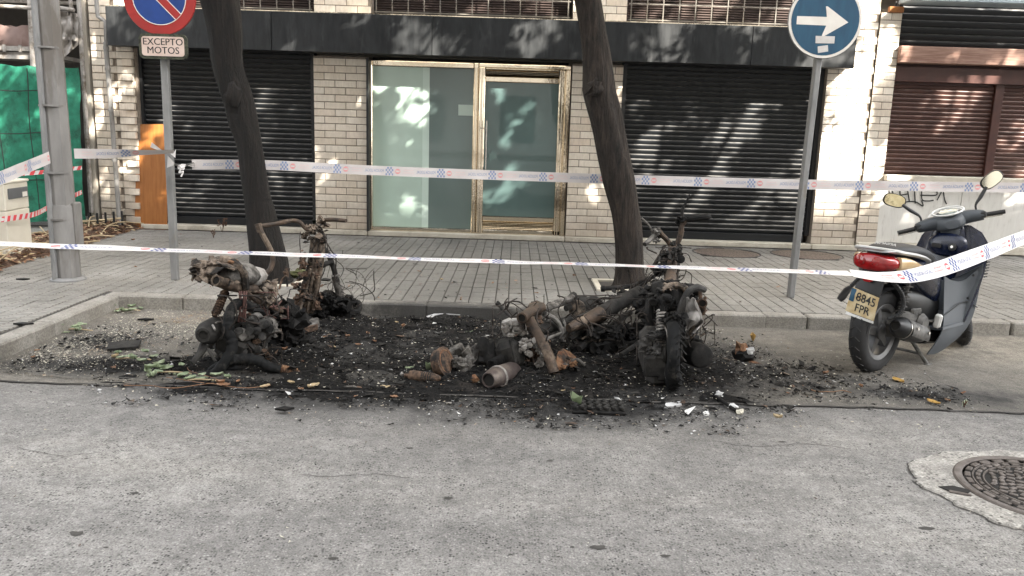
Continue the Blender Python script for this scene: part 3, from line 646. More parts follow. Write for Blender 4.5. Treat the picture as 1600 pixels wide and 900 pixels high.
# ------------------------------------------------------------------ building across the street (casts the street's shade, mirrored in the glass)
ob_ = thing('apartment_block', 'tall pale apartment block across the street facing the brick shop', 'building', (0, -8.5, 0))
obj('wall', MB().box((2, -13, 9.95), (120, 9, 19.9)), m_pwall, ob_, smooth=False)
obj('parapet', MB().box((2, -8.6, 20.05), (120, .35, .3)), m_stone, ob_, smooth=False)
pw = proto('window', MB().box((0, 0, 0), (1.3, .08, 1.7)), M('far_window', (.05, .055, .06), rough=.15)); pb_ = proto('balcony', MB().box((0, 0, 0), (2.4, .8, .14)).box((0, .38, .5), (2.4, .05, .9)), m_stone)
for f in range(6):
    for k in range(-5, 6):
        put(pw, 'window', (k*3.4, -8.49, 2.1+f*3.05), ob_)
        if f and k % 2: put(pb_, 'balcony', (k*3.4, -8.1, 1.1+f*3.05), ob_)
# ------------------------------------------------------------------ TREES
def trunk_mesh(rows, Y, n=28, ext=None):
    """rows: (y, x_left, x_right) pixels of the outline; round, knotty sections at the depth Y"""
    cs = []; rs = []
    for y, a, c in rows:
        p, q = P(a, y, Y), P(c, y, Y); cs.append((p+q)/2); rs.append((q-p).length/2)
    pts = spline(cs, 6); rr = lerp_list(rs, len(pts)); b = MB(); vs = []; fs = []
    N = len(pts)
    for i, p in enumerate(pts):
        t = (pts[min(i+1, N-1)]-pts[max(i-1, 0)]).normalized(); e1 = t.cross(V((0, 1, 0))).normalized(); e2 = t.cross(e1)
        for k in range(n):
            a = 2*math.pi*k/n; d = V((math.cos(a)*1.3, math.sin(a)*1.3, p.z*1.1))
            kk = 1+.13*mnoise.noise(d*1.3+V((Y, rs[0]*9, 0)))+.06*mnoise.noise(V((math.cos(a)*5, math.sin(a)*5, p.z*1.4)))+.03*mnoise.noise(V((math.cos(a)*14, math.sin(a)*14, p.z*4)))
            vs.append(p+(e1*math.cos(a)+e2*math.sin(a))*rr[i]*kk)
    for i in range(N-1):
        for k in range(n): fs.append((i*n+k, i*n+(k+1) % n, (i+1)*n+(k+1) % n, (i+1)*n+k))
    fs.append(tuple(range(n))); fs.append(tuple((N-1)*n+k for k in range(n))); b.add(vs, fs); return b, pts, rr
TREEX = [-1.4, 2.3, 5.55, 9.4]
CLUMPS = {k: [] for k in range(4)}
def fill_crowns():
    """leaf clumps spread through one joined canopy; it is denser over the left shop, thinner before the corner building"""
    r_ = random.Random(5); n = 0
    while n < 2300:
        x = r_.uniform(-3.4, 11.6); z = r_.uniform(3.75, 7.6); y = r_.uniform(6.5, 8.5)
        u = x-1.02*(11.05-y); v = z-(11.05-y)
        if v < -.2 or u < -7 or u > 7.6: continue
        D = float(np.interp(u, [-7, -6, -5.3, -5, -2.8, -2, .8, 1.3, 3.8, 4.2, 4.9, 5.2, 7.6], [.42, .42, .38, .5, .45, .58, .58, .45, .30, .14, .12, .46, .56]))
        if 2.5 < v < 3.05: D = D*.5+.38 if u < 1.2 else D*.75+.14
        if v > 3.1: D *= .85
        D *= 1+.25*mnoise.noise(V((u*1.1, v*.9, 6)))
        sg_ = mnoise.noise(V(((u+v)*.62, (u-v)*2.1, 2)))+.35*mnoise.noise(V(((u+v)*1.6, (u-v)*4.6, 8)))
        D = .10 if sg_ > float(np.interp(D, [.1, .3, .5, .7, .9], [-.42, -.16, 0, .13, .36])) else .95  # gaps carved in the leaves so sun streaks fall slanting on the facade
        if r_.random() > -math.log(1-min(.93, max(.03, D)))/2.6: continue
        n += 1; k = min(range(4), key=lambda i: abs(TREEX[i]-x)); CLUMPS[k].append((x, y, z))
fill_crowns()
def crown_mesh(clumps, seed, size=.125):
    rg = np.random.default_rng(seed); b = MB()
    for c in clumps:
        R_ = rg.uniform(.06, .11)
        for _ in range(20):
            p = np.array(c)+rg.normal(size=3)*R_; u = rg.normal(size=3); u[2] *= .5; u /= np.linalg.norm(u); w_ = np.cross(u, rg.normal(size=3)); w_ /= np.linalg.norm(w_)
            l = size*rg.uniform(.7, 1.4); q = l*.62
            b.add([p-u*l*.5, p+w_*q*.5-u*l*.1, p+u*l*.6, p-w_*q*.5-u*l*.1], [(0, 1, 2, 3)])
    return b
m_bark2 = m_bark.copy(); m_bark2.name = 'dark_bark'
for n_ in m_bark2.node_tree.nodes:
    if n_.type == 'VALTORGB' and len(n_.color_ramp.elements) == 3:
        for e_ in n_.color_ramp.elements: e_.color = tuple(x*.3 for x in e_.color[:3])+(1,)
def tree(label, trunk, limbs, blobs, per, seed, base):
    o = thing('street_tree', label, 'tree', base, group='street trees along the kerb')
    obj('trunk', trunk, m_bark2 if seed == 1 else m_bark, o, ang=180)
    for pts, r in limbs:
        obj('limb', MB().tube(pts, r, 8, smooth=5), m_bark, o, ang=180)
    obj('crown', crown_mesh(CLUMPS[blobs], seed), m_leaf, o, smooth=False)
tr1 = [(447, 383, 462), (438, 387, 455), (420, 389, 452), (409, 388, 450), (340, 385, 432), (307, 382, 423), (230, 371, 410), (190, 358, 402), (165, 352, 396), (153, 349, 393), (102, 333, 379), (51, 325, 378), (0, 313, 372), (-60, 297, 362), (-150, 290, 345)]
b1, p1, r1_ = trunk_mesh(tr1, 7.5)
tr2 = [(450, 953, 1014), (440, 958, 1010), (420, 961, 1006), (373, 960, 1004), (327, 955, 999), (280, 943, 992), (233, 933, 981), (187, 924, 972), (150, 914, 963), (135, 911, 961), (93, 910, 955), (47, 905, 947), (0, 897, 938), (-60, 886, 927), (-160, 870, 905)]
b2, p2, r2_ = trunk_mesh(tr2, 7.75)
# knots, hollow and scars
b1.lump(P(365, 150, 7.36), (.07, .05, .10), 3, .3); b2.lump(P(930, 138, 7.57), (.075, .05, .06), 4, .3); b2.tube([P(938, 128, 7.55), P(931, 143, 7.53), P(920, 150, 7.56)], .018, 6, smooth=4); b2.tube([P(932, 122, 7.55), P(922, 135, 7.53), P(914, 148, 7.56)], .014, 6, smooth=4)
top1, top2 = p1[-1], p2[-1]
def limbset(top, k):
    out = []
    for i, c in enumerate(CLUMPS[k][::26]):
        c = V(c); out.append(([top, top*.5+c*.5+V((0, 0, -.2)), c], [.045, .028, .01]))
    return out
tree('dark leaning tree trunk beside the no parking sign', b1, limbset(top1, 0), 0, 0, 1, T1)
tree('brown leaning tree trunk with a knot in front of the shop door', b2, limbset(top2, 1), 1, 0, 2, T2)
for cx, k in ((5.55, 2), (9.4, 3)):
    tb = MB(); tb.tube([(cx, 7.5, .1), (cx-.1, 7.5, 1.5), (cx+.05, 7.5, 3.6)], [.2, .16, .12], 14, smooth=5)
    tree('street tree outside the right edge of the photo beside the corner building' if cx < 6 else 'farther street tree down the pavement past the corner building', tb, limbset(V((cx+.05, 7.5, 3.5)), k), k, 0, 10+k, (cx, 7.5, .1))
# ------------------------------------------------------------------ LAMP COLUMN, SIGNS
def fin(v): return v
LB = G(107, 437, PZ); LT = P(71, -20, LB.y)
lamp = thing('lamp_column', 'thick grey painted lamp column with a strapped cable duct, left of the signs', 'lamp post', LB)
pb = MB(); pts = [LB+(LT-LB)*t for t in np.linspace(0, 1.7, 12)]; pb.tube(pts, [.112, .094], 8); obj('column', pb, m_pole, lamp, ang=30)
cdx = MB(); cdx.tube([LB+(LT-LB)*t+V((-.05-.01*(1-t), -.104+.012*t, 0)) for t in np.linspace(.0, 1.6, 9)], .026, 8); obj('cable_duct', cdx, m_galv, lamp)
cd2 = MB(); cd2.tube([LB+(LT-LB)*t+V((-.09, -.05+.01*t, 0)) for t in np.linspace(.0, 1.6, 9)], .022, 8); obj('cable_duct', cd2, m_pole, lamp)
for py in (70, 262, 336, 158):
    t = (437-py)/457.; c = LB+(LT-LB)*t; ax = (LT-LB).normalized()
    obj('strap', MB().lathe([(.118-.014*t, -.008), (.118-.014*t, .008)], c+V((-.012, -.016, 0)), ax, 16), m_pole, lamp)
obj('repair_sleeve', MB().lathe([(.122, .30), (.120, .33), (.116, .66), (.108, .69)], LB, (LT-LB), 14), m_pole, lamp)
obj('access_box', MB().box(LB+V((.10, .02, .50)), (.06, .12, .42), b=.012), m_pole, lamp)
obj('base_collar', MB().lathe([(.15, -.005), (.15, .012), (.13, .03)], LB, (0, 0, 1), 20), m_galv, lamp)
def disc(b, c, r, th, n=48, ax=(0, -1, 0)): return b.lathe([(r, 0), (r, th)], c, ax, n)
def ngon_plate(pts, Y0, th): return MB().prism([V((x, Y0, z)) for x, z in pts], (0, -th, 0))
# no parking sign
B1 = G(274, 437, PZ); A1 = P(253, -3, B1.y)
s = thing('no_parking_sign', 'red and blue no parking sign on a grey square post, plate reading EXCEPTO MOTOS', 'road sign', B1)
ax1 = (A1-B1).normalized(); pt = A1+ax1*.33
pm = MB(); pm.box((B1+pt)/2, (.062, .062, (pt-B1).length), R=ax1.to_track_quat('Z', 'Y').to_matrix(), b=.006); obj('post', pm, m_galv, s, smooth=False)
R1 = .315; fyy = -.05
dk = MB(); dk.lathe([(R1, 0), (R1+.004, .008), (R1, .018)], A1+V((0, fyy+.012, 0)), (0, -1, 0), 56); obj('disc', dk, m_red, s)
bl_ = MB(); disc(bl_, A1+V((0, fyy-.0065, 0)), R1*.725, .003); obj('blue_field', bl_, m_blue, s)
rg_ = MB(); rg_.lathe([(R1*.725, 0), (R1*.745, 0), (R1*.745, .0035), (R1*.725, .0035)], A1+V((0, fyy-.0066, 0)), (0, -1, 0), 56, cap=False); obj('white_line', rg_, m_white, s)
br = MB(); a45 = Matrix.Rotation(math.radians(45), 3, 'Y'); br.box(A1+V((0, fyy-.0105, 0)), (R1*1.46, .003, .062), R=a45); obj('red_bar', br, m_red, s, smooth=False)
for sg in (-1, 1): obj('white_line', MB().box(A1+V((0, fyy-.0107, 0))+a45 @ V((0, 0, sg*.034)), (R1*1.44, .003, .006), R=a45), m_white, s, smooth=False)
PC = P(256.5, 73, B1.y-.05)
def rrect(w_, h_, r, n=5):
    out = []
    for cx, cz, a0 in ((w_/2-r, h_/2-r, 0), (-w_/2+r, h_/2-r, 90), (-w_/2+r, -h_/2+r, 180), (w_/2-r, -h_/2+r, 270)):
        for k in range(n+1): a = math.radians(a0+90*k/n); out.append((cx+r*math.cos(a), cz+r*math.sin(a)))
    return out
def plate_at(c, w_, h_, r, th, yo): return MB().prism([c+V((x, yo, z)) for x, z in rrect(w_, h_, r)], (0, -th, 0))
pl = obj('plate_rim', plate_at(PC, .425, .215, .05, .022, 0), m_char, s, smooth=False)
obj('plate_face', plate_at(PC, .372, .165, .025, .004, -.0225), m_pinkish, pl, smooth=False)
def lettering(t, size, c, mat, parent, R=None, weight=.0, flip=1, name='lettering', sx=1.0):
    vs, fs = text_mesh(t, size, weight=weight); b = MB()
    R = R or basis(V((1, 0, 0)), V((0, 0, 1)), V((0, -1, 0)))
    b.add([c+R @ V((v.x*flip*sx, v.y, 0)) for v in vs], fs); return obj(name, b, mat, parent, smooth=False)
for t, dz in (('EXCEPTO', .036), ('MOTOS', -.036)): lettering(t, .082, PC+V((0, -.0275, dz)), m_black, pl, weight=0); lettering(t, .082, PC+V((.0022, -.0279, dz)), m_black, pl)
obj('clamp', MB().box(PC+V((0, .03, 0)), (.11, .06, .03), b=.004), m_galv, s, smooth=False)
# arrow sign
B2 = G(1236, 465, PZ); A2 = P(1286, 33, B2.y)
s = thing('arrow_sign', 'round blue sign with white arrow pointing right, on a grey post', 'road sign', B2)
ax2 = (A2-B2).normalized(); pt = A2+ax2*.33
pm = MB(); pm.box((B2+pt)/2+V((0, .02, 0)), (.088, .05, (pt-B2).length), R=ax2.to_track_quat('Z', 'Y').to_matrix(), b=.006); obj('post', pm, m_galv, s, smooth=False)
R2 = .322
obj('disc', MB().lathe([(R2, 0), (R2+.004, .01), (R2, .02)], A2+V((0, -.03, 0)), (0, -1, 0), 56), m_galv, s)
obj('white_ring', disc(MB(), A2+V((0, -.0505, 0)), R2*.995, .002), m_white, s); obj('blue_field', disc(MB(), A2+V((0, -.0528, 0)), R2*.925, .002), m_navyteal, s)
def onsign(px, py, y): return P(px, py, A2.y-.0553-y)
def signpoly(name, pts, mat, lift=0): return obj(name, MB().prism([onsign(x, y, lift) for x, y in pts], (0, -.0015, 0)), mat, s, smooth=False)
signpoly('arrow', [(1245.5, 25), (1292, 26.5), (1290.5, 10), (1293, 9.7), (1325.5, 35), (1286, 57.5), (1284, 55.5), (1291, 40), (1244.5, 38)], m_white)
signpoly('sticker', [(1274.5, 56), (1304.5, 56.8), (1303.5, 68), (1274, 67.5)], m_grey, .002); signpoly('sticker', [(1277.5, 72.5), (1293.5, 70.5), (1294, 80.5), (1278, 83)], m_grey, .002)
for dz in (.1, -.12): obj('clamp', MB().box(A2+V((0, .0, dz)), (.14, .05, .03), b=.004), m_galv, s, smooth=False)
# ------------------------------------------------------------------ WOODEN BOARD
bd_ = MB(); q = [P(210, 361, 10.99), P(260.5, 361, 10.99), P(262, 194, 11.09), P(214, 194, 11.09)]
bd_.prism(q, (0, .022, 0)); bo = obj('wooden_board', bd_, m_board, smooth=False, loc=q[0]); tag(bo, 'orange brown wooden board leaning against the left shutter', 'board')
# ------------------------------------------------------------------ POLICE TAPE
def polyline(pts, k): return spline(pts, k) if len(pts) > 2 else [pts[0]+(pts[1]-pts[0])*t for t in np.linspace(0, 1, 40)]
def tape(label, pts, ups, width, mirrored=False, phase=0.0, soft=False, face=V((0, -1, 0)), unit=.505, sag=0, name='police_tape', red_white=False):
    pl_ = spline(pts, 14) if len(pts) > 2 else [pts[0]+(pts[1]-pts[0])*t for t in np.linspace(0, 1, 30)]
    if sag: 
        N0 = len(pl_); pl_ = [p-V((0, 0, sag*4*(i/(N0-1))*(1-i/(N0-1)))) for i, p in enumerate(pl_)]
    N = len(pl_); sl = [0]
    for a, c in zip(pl_[:-1], pl_[1:]): sl.append(sl[-1]+(c-a).length)
    L = sl[-1]; ux = [[u[k] for u in ups] for k in range(3)]; tu = np.linspace(0, 1, len(ups))
    def at(s_, t, lift=0):
        if mirrored: s_ = L-s_
        s_ = min(max(s_, 0), L); i = int(np.searchsorted(sl, s_))-1; i = min(max(i, 0), N-2)
        f = (s_-sl[i])/(sl[i+1]-sl[i]); p = pl_[i]+(pl_[i+1]-pl_[i])*f; tt = s_/L
        u = V([float(np.interp(tt, tu, ux[k])) for k in range(3)]).normalized(); d = (pl_[i+1]-pl_[i]).normalized()
        u = (u-d*u.dot(d)).normalized(); nn = d.cross(u)
        if nn.dot(CAM-p) < 0: nn = -nn
        wv = .006*mnoise.noise(V((s_*3, phase*9, t)))
        return p+u*(t*width)+nn*(lift+wv)
    o = thing(name, label, 'barrier tape', pl_[0])
    b = MB(); K = max(24, int(L/.04)); b.sheet([[at(L*i/K, t) for i in range(K+1)] for t in (-.5, -.25, 0, .25, .5)]); obj('ribbon', b, m_tapeb if soft else m_tape, o)
    mb_, mr_, mp_ = (m_tfb, m_tfr, m_tpale) if soft else (m_tblue, m_tred, m_tred)
    lf = .0012
    def quad(b, s0, s1, t0, t1):
        if s1 <= 0 or s0 >= L: return
        s0, s1 = max(s0, 0), min(s1, L); k = max(1, int((s1-s0)/.03)); b.sheet([[at(s0+(s1-s0)*i/k, t, lf) for i in range(k+1)] for t in (t0, t1)])
    if red_white:
        r = MB(); s_ = phase
        while s_ < L:
            vs = [(s_, -.5), (s_+.05, -.5), (s_+.08, .5), (s_+.03, .5)]; r.add([at(a, t, lf) for a, t in vs], [(0, 1, 2, 3)]); s_ += .10
        obj('red_stripes', r, m_tred, o, smooth=False); return o
    tv, tf = text_mesh('POLICÍA LOCAL', .040); s1_ = .185/(max(v.x for v in tv)-min(v.x for v in tv))
    rv, rf = text_mesh('NO PASAR', .019); rv2, rf2 = text_mesh('NO TRESPASSING', .017)
    s0 = -phase*unit
    while s0 < L:
        ck, tx, rt, rd = MB(), MB(), MB(), MB()
        for i in range(5):
            for j in range(4):
                if (i+j) % 2 == 0: quad(ck, s0+.015*i, s0+.015*(i+1), -.44+.22*j, -.44+.22*(j+1))
        c = s0+.185
        if c > .1 and c < L-.1: tx.add([at(c+v.x*s1_, v.y/width, lf) for v in tv], tf)
        c = s0+.355
        if c > .07 and c < L-.07: rt.add([at(c+v.x, (v.y+.013)/width, lf) for v in rv], rf); rt.add([at(c+v.x*.8, (v.y-.012)/width, lf) for v in rv2], rf2)
        c = s0+.462
        if c > .03 and c < L-.03:
            n = 18; ring = [(c+.026*math.cos(2*math.pi*k/n), .026*math.sin(2*math.pi*k/n)/width) for k in range(n)]
            up_ = [p for p in ring if p[1]*width >= .0055]; dn = [p for p in ring if p[1]*width <= -.0055]; md = [p for p in ring if abs(p[1]*width) < .0056]
            for seg in (sorted(up_, key=lambda p: -math.atan2(p[1]*width, p[0]-c)), sorted(dn, key=lambda p: math.atan2(-p[1]*width, p[0]-c))):
                rd.add([at(a, t, lf) for a, t in seg], [tuple(range(len(seg)))])
            for sgn in (-1, 1): rd.add([at(c+sgn*a, t, lf) for a, t in ((.018, -.0055/width), (.026, -.0055/width), (.026, .0055/width), (.018, .0055/width))], [(0, 1, 2, 3)])
        s0 += unit
        for nm, b, mt in (('printed_check', ck, mb_), ('printed_lettering', tx, mb_), ('printed_small_text', rt, mp_), ('printed_roundel', rd, mr_)):
            if b.f: obj(nm, b, mt, o, smooth=False)
    return o
Z_ = V((0, 0, 1))
tape('long white police tape behind the two trees, printed side turned away', [P(300, 257, 7.62), P(420, 258, 7.8), P(600, 267, 7.92), P(900, 278, 8.0), P(1250, 288, 7.75), P(1640, 294, 7.6)], [(0, 0, 1), (0, .12, 1), (0, 0, 1)], .094, mirrored=True, phase=.62, soft=True)
tk = [P(262, 250, 7.18), P(276, 258, 7.17), P(300, 257, 7.62)]
kn = MB(); kn.sheet([[P(262, 243, 7.2), P(272, 254, 7.17), P(287, 262, 7.25), P(305, 253, 7.63)], [P(261, 262, 7.2), P(272, 258, 7.17), P(285, 257, 7.25), P(305, 262, 7.63)]])
kn.lump(P(284, 261, 7.22), (.03, .02, .028), 5, .6); kn.tube([P(284, 262, 7.2), P(280, 270, 7.2), P(286, 268, 7.2), P(283, 276, 7.2)], .008, 5, smooth=4)
ko = thing('tape_knot', 'knotted end of the long tape tied round the no parking post', 'barrier tape', P(276, 258, 7.2)); obj('knot', kn, m_tape, ko)
tape('short white tape pulled from the lamp column to the no parking post', [P(116, 240, 7.0), P(170, 240, 7.0), P(230, 238, 7.1), P(272, 237, 7.19)], [(0, 0, 1), (.0, -.3, 1), (0, -.8, .5), (0, -.9, .3)], .085, mirrored=True, phase=.3, soft=True)
tl = thing('tape_bow', 'loose bow of white tape tied high on the no parking post', 'barrier tape', P(262, 238, 7.15))
bw = MB(); bw.sheet([[P(237, 222, 7.12), P(252, 234, 7.13), P(270, 240, 7.15), P(275, 233, 7.15)], [P(235, 230, 7.14), P(252, 237, 7.14), P(264, 238, 7.15), P(274, 247, 7.15)]]); obj('loop', bw, m_tape, tl)
tape('wide white tape slanting down to the left edge from the lamp column', [P(78, 246, 6.95), P(30, 266, 6.3), P(-30, 292, 5.7)], [(0, 0, 1)], .10, mirrored=True, phase=.45, soft=True)
tape('near white police tape twisted almost flat, strung low across all the wrecks', [P(-30, 380, 4.6), P(300, 392, 4.72), P(700, 406, 4.78), P(1100, 419, 4.85), P(1330, 427, 4.95)], [(0, 1, .09), (0, 1, .04), (0, 1, .02), (0, 1, .03), (0, 1, .10)], .108, phase=.10)
tape('white police tape rising to the right from the back of the blue scooter', [P(1330, 427, 4.95), P(1385, 433, 4.93), P(1440, 428, 5.08), P(1520, 402, 5.45), P(1625, 361, 6.3)], [(0, 1, .3), (0, .5, 1), (0, 0, 1)], .108, phase=.25)
# ------------------------------------------------------------------ LEFT: BUILDING SITE BEHIND GREEN NETTING
net = MB(); W, Hn = 46, 30; rows = []
for j in range(Hn+1):
    r = []
    for i in range(W+1):
        x = -9.2+3.44*i/W; z = .2+2.03*j/Hn
        fold = .10*math.sin(x*7+.8*math.sin(z*2))*(.4+.6*(1-j/Hn))+.12*mnoise.noise(V((x*2.2, z*1.1, 3)))+.03*mnoise.noise(V((x*9, z*5, 1)))
        if j == Hn: z += .06*mnoise.noise(V((x*5, 2, 2)))
        r.append((x, 10.75+fold, z))
    rows.append(r)
net.sheet(rows, .006); no = thing('green_netting', 'green debris netting hung over the building site scaffold', 'netting', (-7.4, 10.75, .2)); obj('net_sheet', net, m_net, no, ang=60)
cords = MB()
for zz in (.75, 1.35, 1.9): cords.tube([(x, 10.64+.06*mnoise.noise(V((x*3, zz, 0))), zz+.04*mnoise.noise(V((x*2, zz, 4)))) for x in np.linspace(-9, -5.85, 30)], .007, 5)
for xx in (-6.75, -6.35): cords.tube([(xx+.05*mnoise.noise(V((xx, z, 0))), 10.63, z) for z in np.linspace(.3, 2.2, 14)], .006, 5)
obj('net_cord', cords, m_black, no)
sc_ = thing('scaffold', 'rusty white tube scaffold standing above the green netting', 'scaffolding', (-6.5, 11.1, .1))
def stube(a, c, r=.026): obj('scaffold_tube', MB().tube([a, c], r, 9), m_scaf, sc_)
stube(P(122, -20, 10.95), P(143, 332, 10.95), .03); stube(P(46, -20, 10.95), P(52, 110, 10.95), .034); stube(P(-10, 9, 10.93), P(60, 13, 10.93)); stube(P(92, 12, 10.9), P(116, 16, 10.9)); stube((-9, 11.9, .1), (-9, 11.9, 5)); stube((-6.0, 12.3, .1), (-6.0, 12.3, 5)); stube((-7.6, 11.0, .1), (-7.6, 11.0, 5))
stube(P(108, -20, 11.0), P(112, 18, 11.0)); stube((-9, 11.95, 3.2), (-5.8, 11.95, 3.2))
obj('platform', MB().box((-7.6, 11.5, 2.40), (2.6, .9, .05)).box((-7.6, 11.02, 2.47), (2.6, .03, .06)).box((-7.6, 11.02, 2.36), (2.6, .03, .05)), m_scaf, sc_, smooth=False)
for k in range(6): obj('bracket', MB().box((-6.42-.21*k, 11.0, 2.47), (.03, .03, .09)), m_scaf, sc_, smooth=False)
tp_ = MB(); tp_.sheet([[P(-20+i*9, 40+j*11+5*mnoise.noise(V((i*.7, j, 0))), 11.1+.1*mnoise.noise(V((i*.6, j*.9, 7)))) for i in range(9)] for j in range(4)], .004); o = thing('folded_tarp', 'pink folded tarpaulin on the scaffold platform', 'tarpaulin', P(25, 60, 11.1)); obj('tarp_sheet', tp_, m_pinksheet, o)
ps = MB(); rows = []
for j in range(14):
    rows.append([P(88+i*3.4-(j*.0), 18+j*5.4+(i-4)*(-1.5 if j > 8 else .3)*2, 10.88+.10*mnoise.noise(V((i*.55, j*.35, 2)))+.05*mnoise.noise(V((i*1.3, j*.8, 5)))) for i in range(11)])
ps.sheet(rows, .003); o = thing('plastic_sheeting', 'crumpled translucent plastic sheet tied between the scaffold tubes', 'plastic sheet', P(105, 60, 10.88)); obj('sheet', ps, m_sheet, o, ang=80)
site = thing('site_wall', 'dark unfinished wall inside the building site behind the scaffold', 'building', (-8.6, 13.2, 0)); obj('back_wall', MB().box((-8.6, 13.4, 2.6), (5.6, .3, 5.2)), m_dark, site, smooth=False); obj('ceiling_slab', MB().box((-8.6, 12.3, 3.9), (5.6, 2.0, .25)), m_render, site, smooth=False); obj('jamb', MB().box((-5.81, 11.3, 1.7), (.10, .5, 3.2)), m_render, site, smooth=False)
# cabinet
c0 = G(16, 407, PZ); e1 = (G(52, 396, PZ)-c0); wdt = e1.length; e1.normalize(); e2 = V((-e1.y, e1.x, 0))
cb = thing('utility_cabinet', 'cream street utility cabinet with a dark grey meter hatch beside the netting', 'utility cabinet', c0)
Rb = basis(e1, e2, V((0, 0, 1))); HC = P(8, 288, c0.y).z-PZ
def cbox(name, x0, x1, y0, y1, z0, z1, mat, b=.008, par=None): return obj(name, MB().box(c0+Rb @ V(((x0+x1)/2, (y0+y1)/2, (z0+z1)/2)), (x1-x0, y1-y0, z1-z0), R=Rb, b=b), mat, par or cb, smooth=False)
cbox('lower_body', 0, wdt, 0, .62, 0, .50, m_cab); cbox('upper_body', 0, wdt, 0, .62, .506, HC, m_cab); cbox('roof', -.012, wdt+.012, -.012, .63, HC+.001, HC+.03, m_cab)
hh = cbox('meter_hatch', .06, wdt-.03, -.014, -.001, .62, HC-.05, m_cabgrey, .005); cbox('hatch_label', wdt-.16, wdt-.06, -.018, -.0145, HC-.15, HC-.10, m_white, 0, hh)
tape('lower red and white striped tape looped round the cream cabinet', [P(-20, 345, 7.7), P(10, 342, 8.0), P(52, 335, 8.5), P(80, 322, 9.2), P(128, 300, 10.2)], [(0, 0, 1)], .055, red_white=True, name='striped_tape')
tape('upper red and white striped tape stretched across the green netting', [P(-20, 274, 9.6), P(40, 271, 9.8), P(75, 268, 10.0), P(128, 262, 10.4)], [(0, 0, 1)], .05, red_white=True, name='striped_tape', phase=.03)
# leaf litter bank and little black railing
lb = MB(); path = spline([G(-40, 428, PZ), G(30, 405, PZ), G(85, 392, PZ), G(128, 378, PZ), G(165, 366, PZ), G(206, 356, PZ)], 10); rows = [[] for _ in range(9)]
for i, p in enumerate(path):
    t = (path[min(i+1, len(path)-1)]-path[max(i-1, 0)]).normalized(); n = V((-t.y, t.x, 0))
    for j in range(9):
        f = j/8; d = -.13+f*1.0; hgt = .085*math.sin(math.pi*min(1, f*1.15)**.6)*(.6+.8*abs(mnoise.noise(V((i*.35, j*.5, 3)))))+.02*mnoise.noise(V((i*1.1, j*1.3, 8)))
        rows[j].append(p+n*d+V((0, 0, max(hgt, -.004) if j not in (0, 8) else -.004)))
lb.sheet(rows); tag(obj('leaf_litter', lb, m_soil, ang=60), 'bank of brown leaf litter along the foot of the netting', 'leaf litter', kind='stuff')
def scatter_leaves(fn, n, seed, size, mats, name, label, cat='leaf litter'):
    rg = random.Random(seed); b = MB()
    for k in range(n):
        p = fn(rg); a = rg.uniform(0, 6.28); l = size*rg.uniform(.5, 1.5); u = V((math.cos(a), math.sin(a), rg.uniform(-.35, .35))).normalized(); w_ = u.cross(V((rg.uniform(-.5, .5), rg.uniform(-.5, .5), 1))).normalized()
        b.cur = rg.randrange(len(mats)); b.add([p-u*l*.5, p-w_*l*.22+V((0, 0, .1*l)), p+u*l*.5, p+w_*l*.22+V((0, 0, .12*l))], [(0, 1, 2), (0, 2, 3)])
    return tag(obj(name, b, mats, smooth=False), label, cat, kind='stuff')
def litter_pt(rg):
    i = rg.randrange(len(path)-1); p = path[i]+(path[i+1]-path[i])*rg.random(); t = (path[i+1]-path[i]).normalized(); n = V((-t.y, t.x, 0)); d = rg.uniform(-.2, .85)
    return p+n*d+V((0, 0, .012+.08*max(0, math.sin(math.pi*min(1, (d+.13)*1.15)**.6)) if d > -.13 else .01))
scatter_leaves(litter_pt, 1500, 5, .075, [m_bleaf, m_soil, m_bleaf, m_lath], 'fallen_leaves', 'dry brown fallen leaves heaped on the litter bank by the netting')
rl = thing('low_railing', 'row of short black stakes joined by a pale lath below the drainpipe', 'railing', P(150, 350, 10.6)); ql = [P(112, 348, 10.45), P(190, 341, 10.8)]
obj('lath', MB().tube([ql[0], ql[1]], .014, 4), m_lath, rl, smooth=False)
for k in range(7):
    p = ql[0]+(ql[1]-ql[0])*(k/6+.02)+V((0, -.015, 0)); obj('stake', MB().box(p+V((0, 0, -.02)), (.03, .012, .24), b=.004), m_black, rl, smooth=False)
tw = MB(); rg = random.Random(3)
for k in range(26):
    p = litter_pt(rg); 
    if p.x < -6.0: continue
    a = rg.uniform(0, 3.14); l = rg.uniform(.15, .5); d = V((math.cos(a), math.sin(a), rg.uniform(-.1, .35)))*l; tw.tube([p, p+d*.5+V((rg.uniform(-.05, .05), 0, .04)), p+d], .007, 5, smooth=3)
tag(obj('dry_twigs', tw, m_lath), 'tangle of pale dry twigs on the litter by the brick wall', 'twigs', kind='stuff')
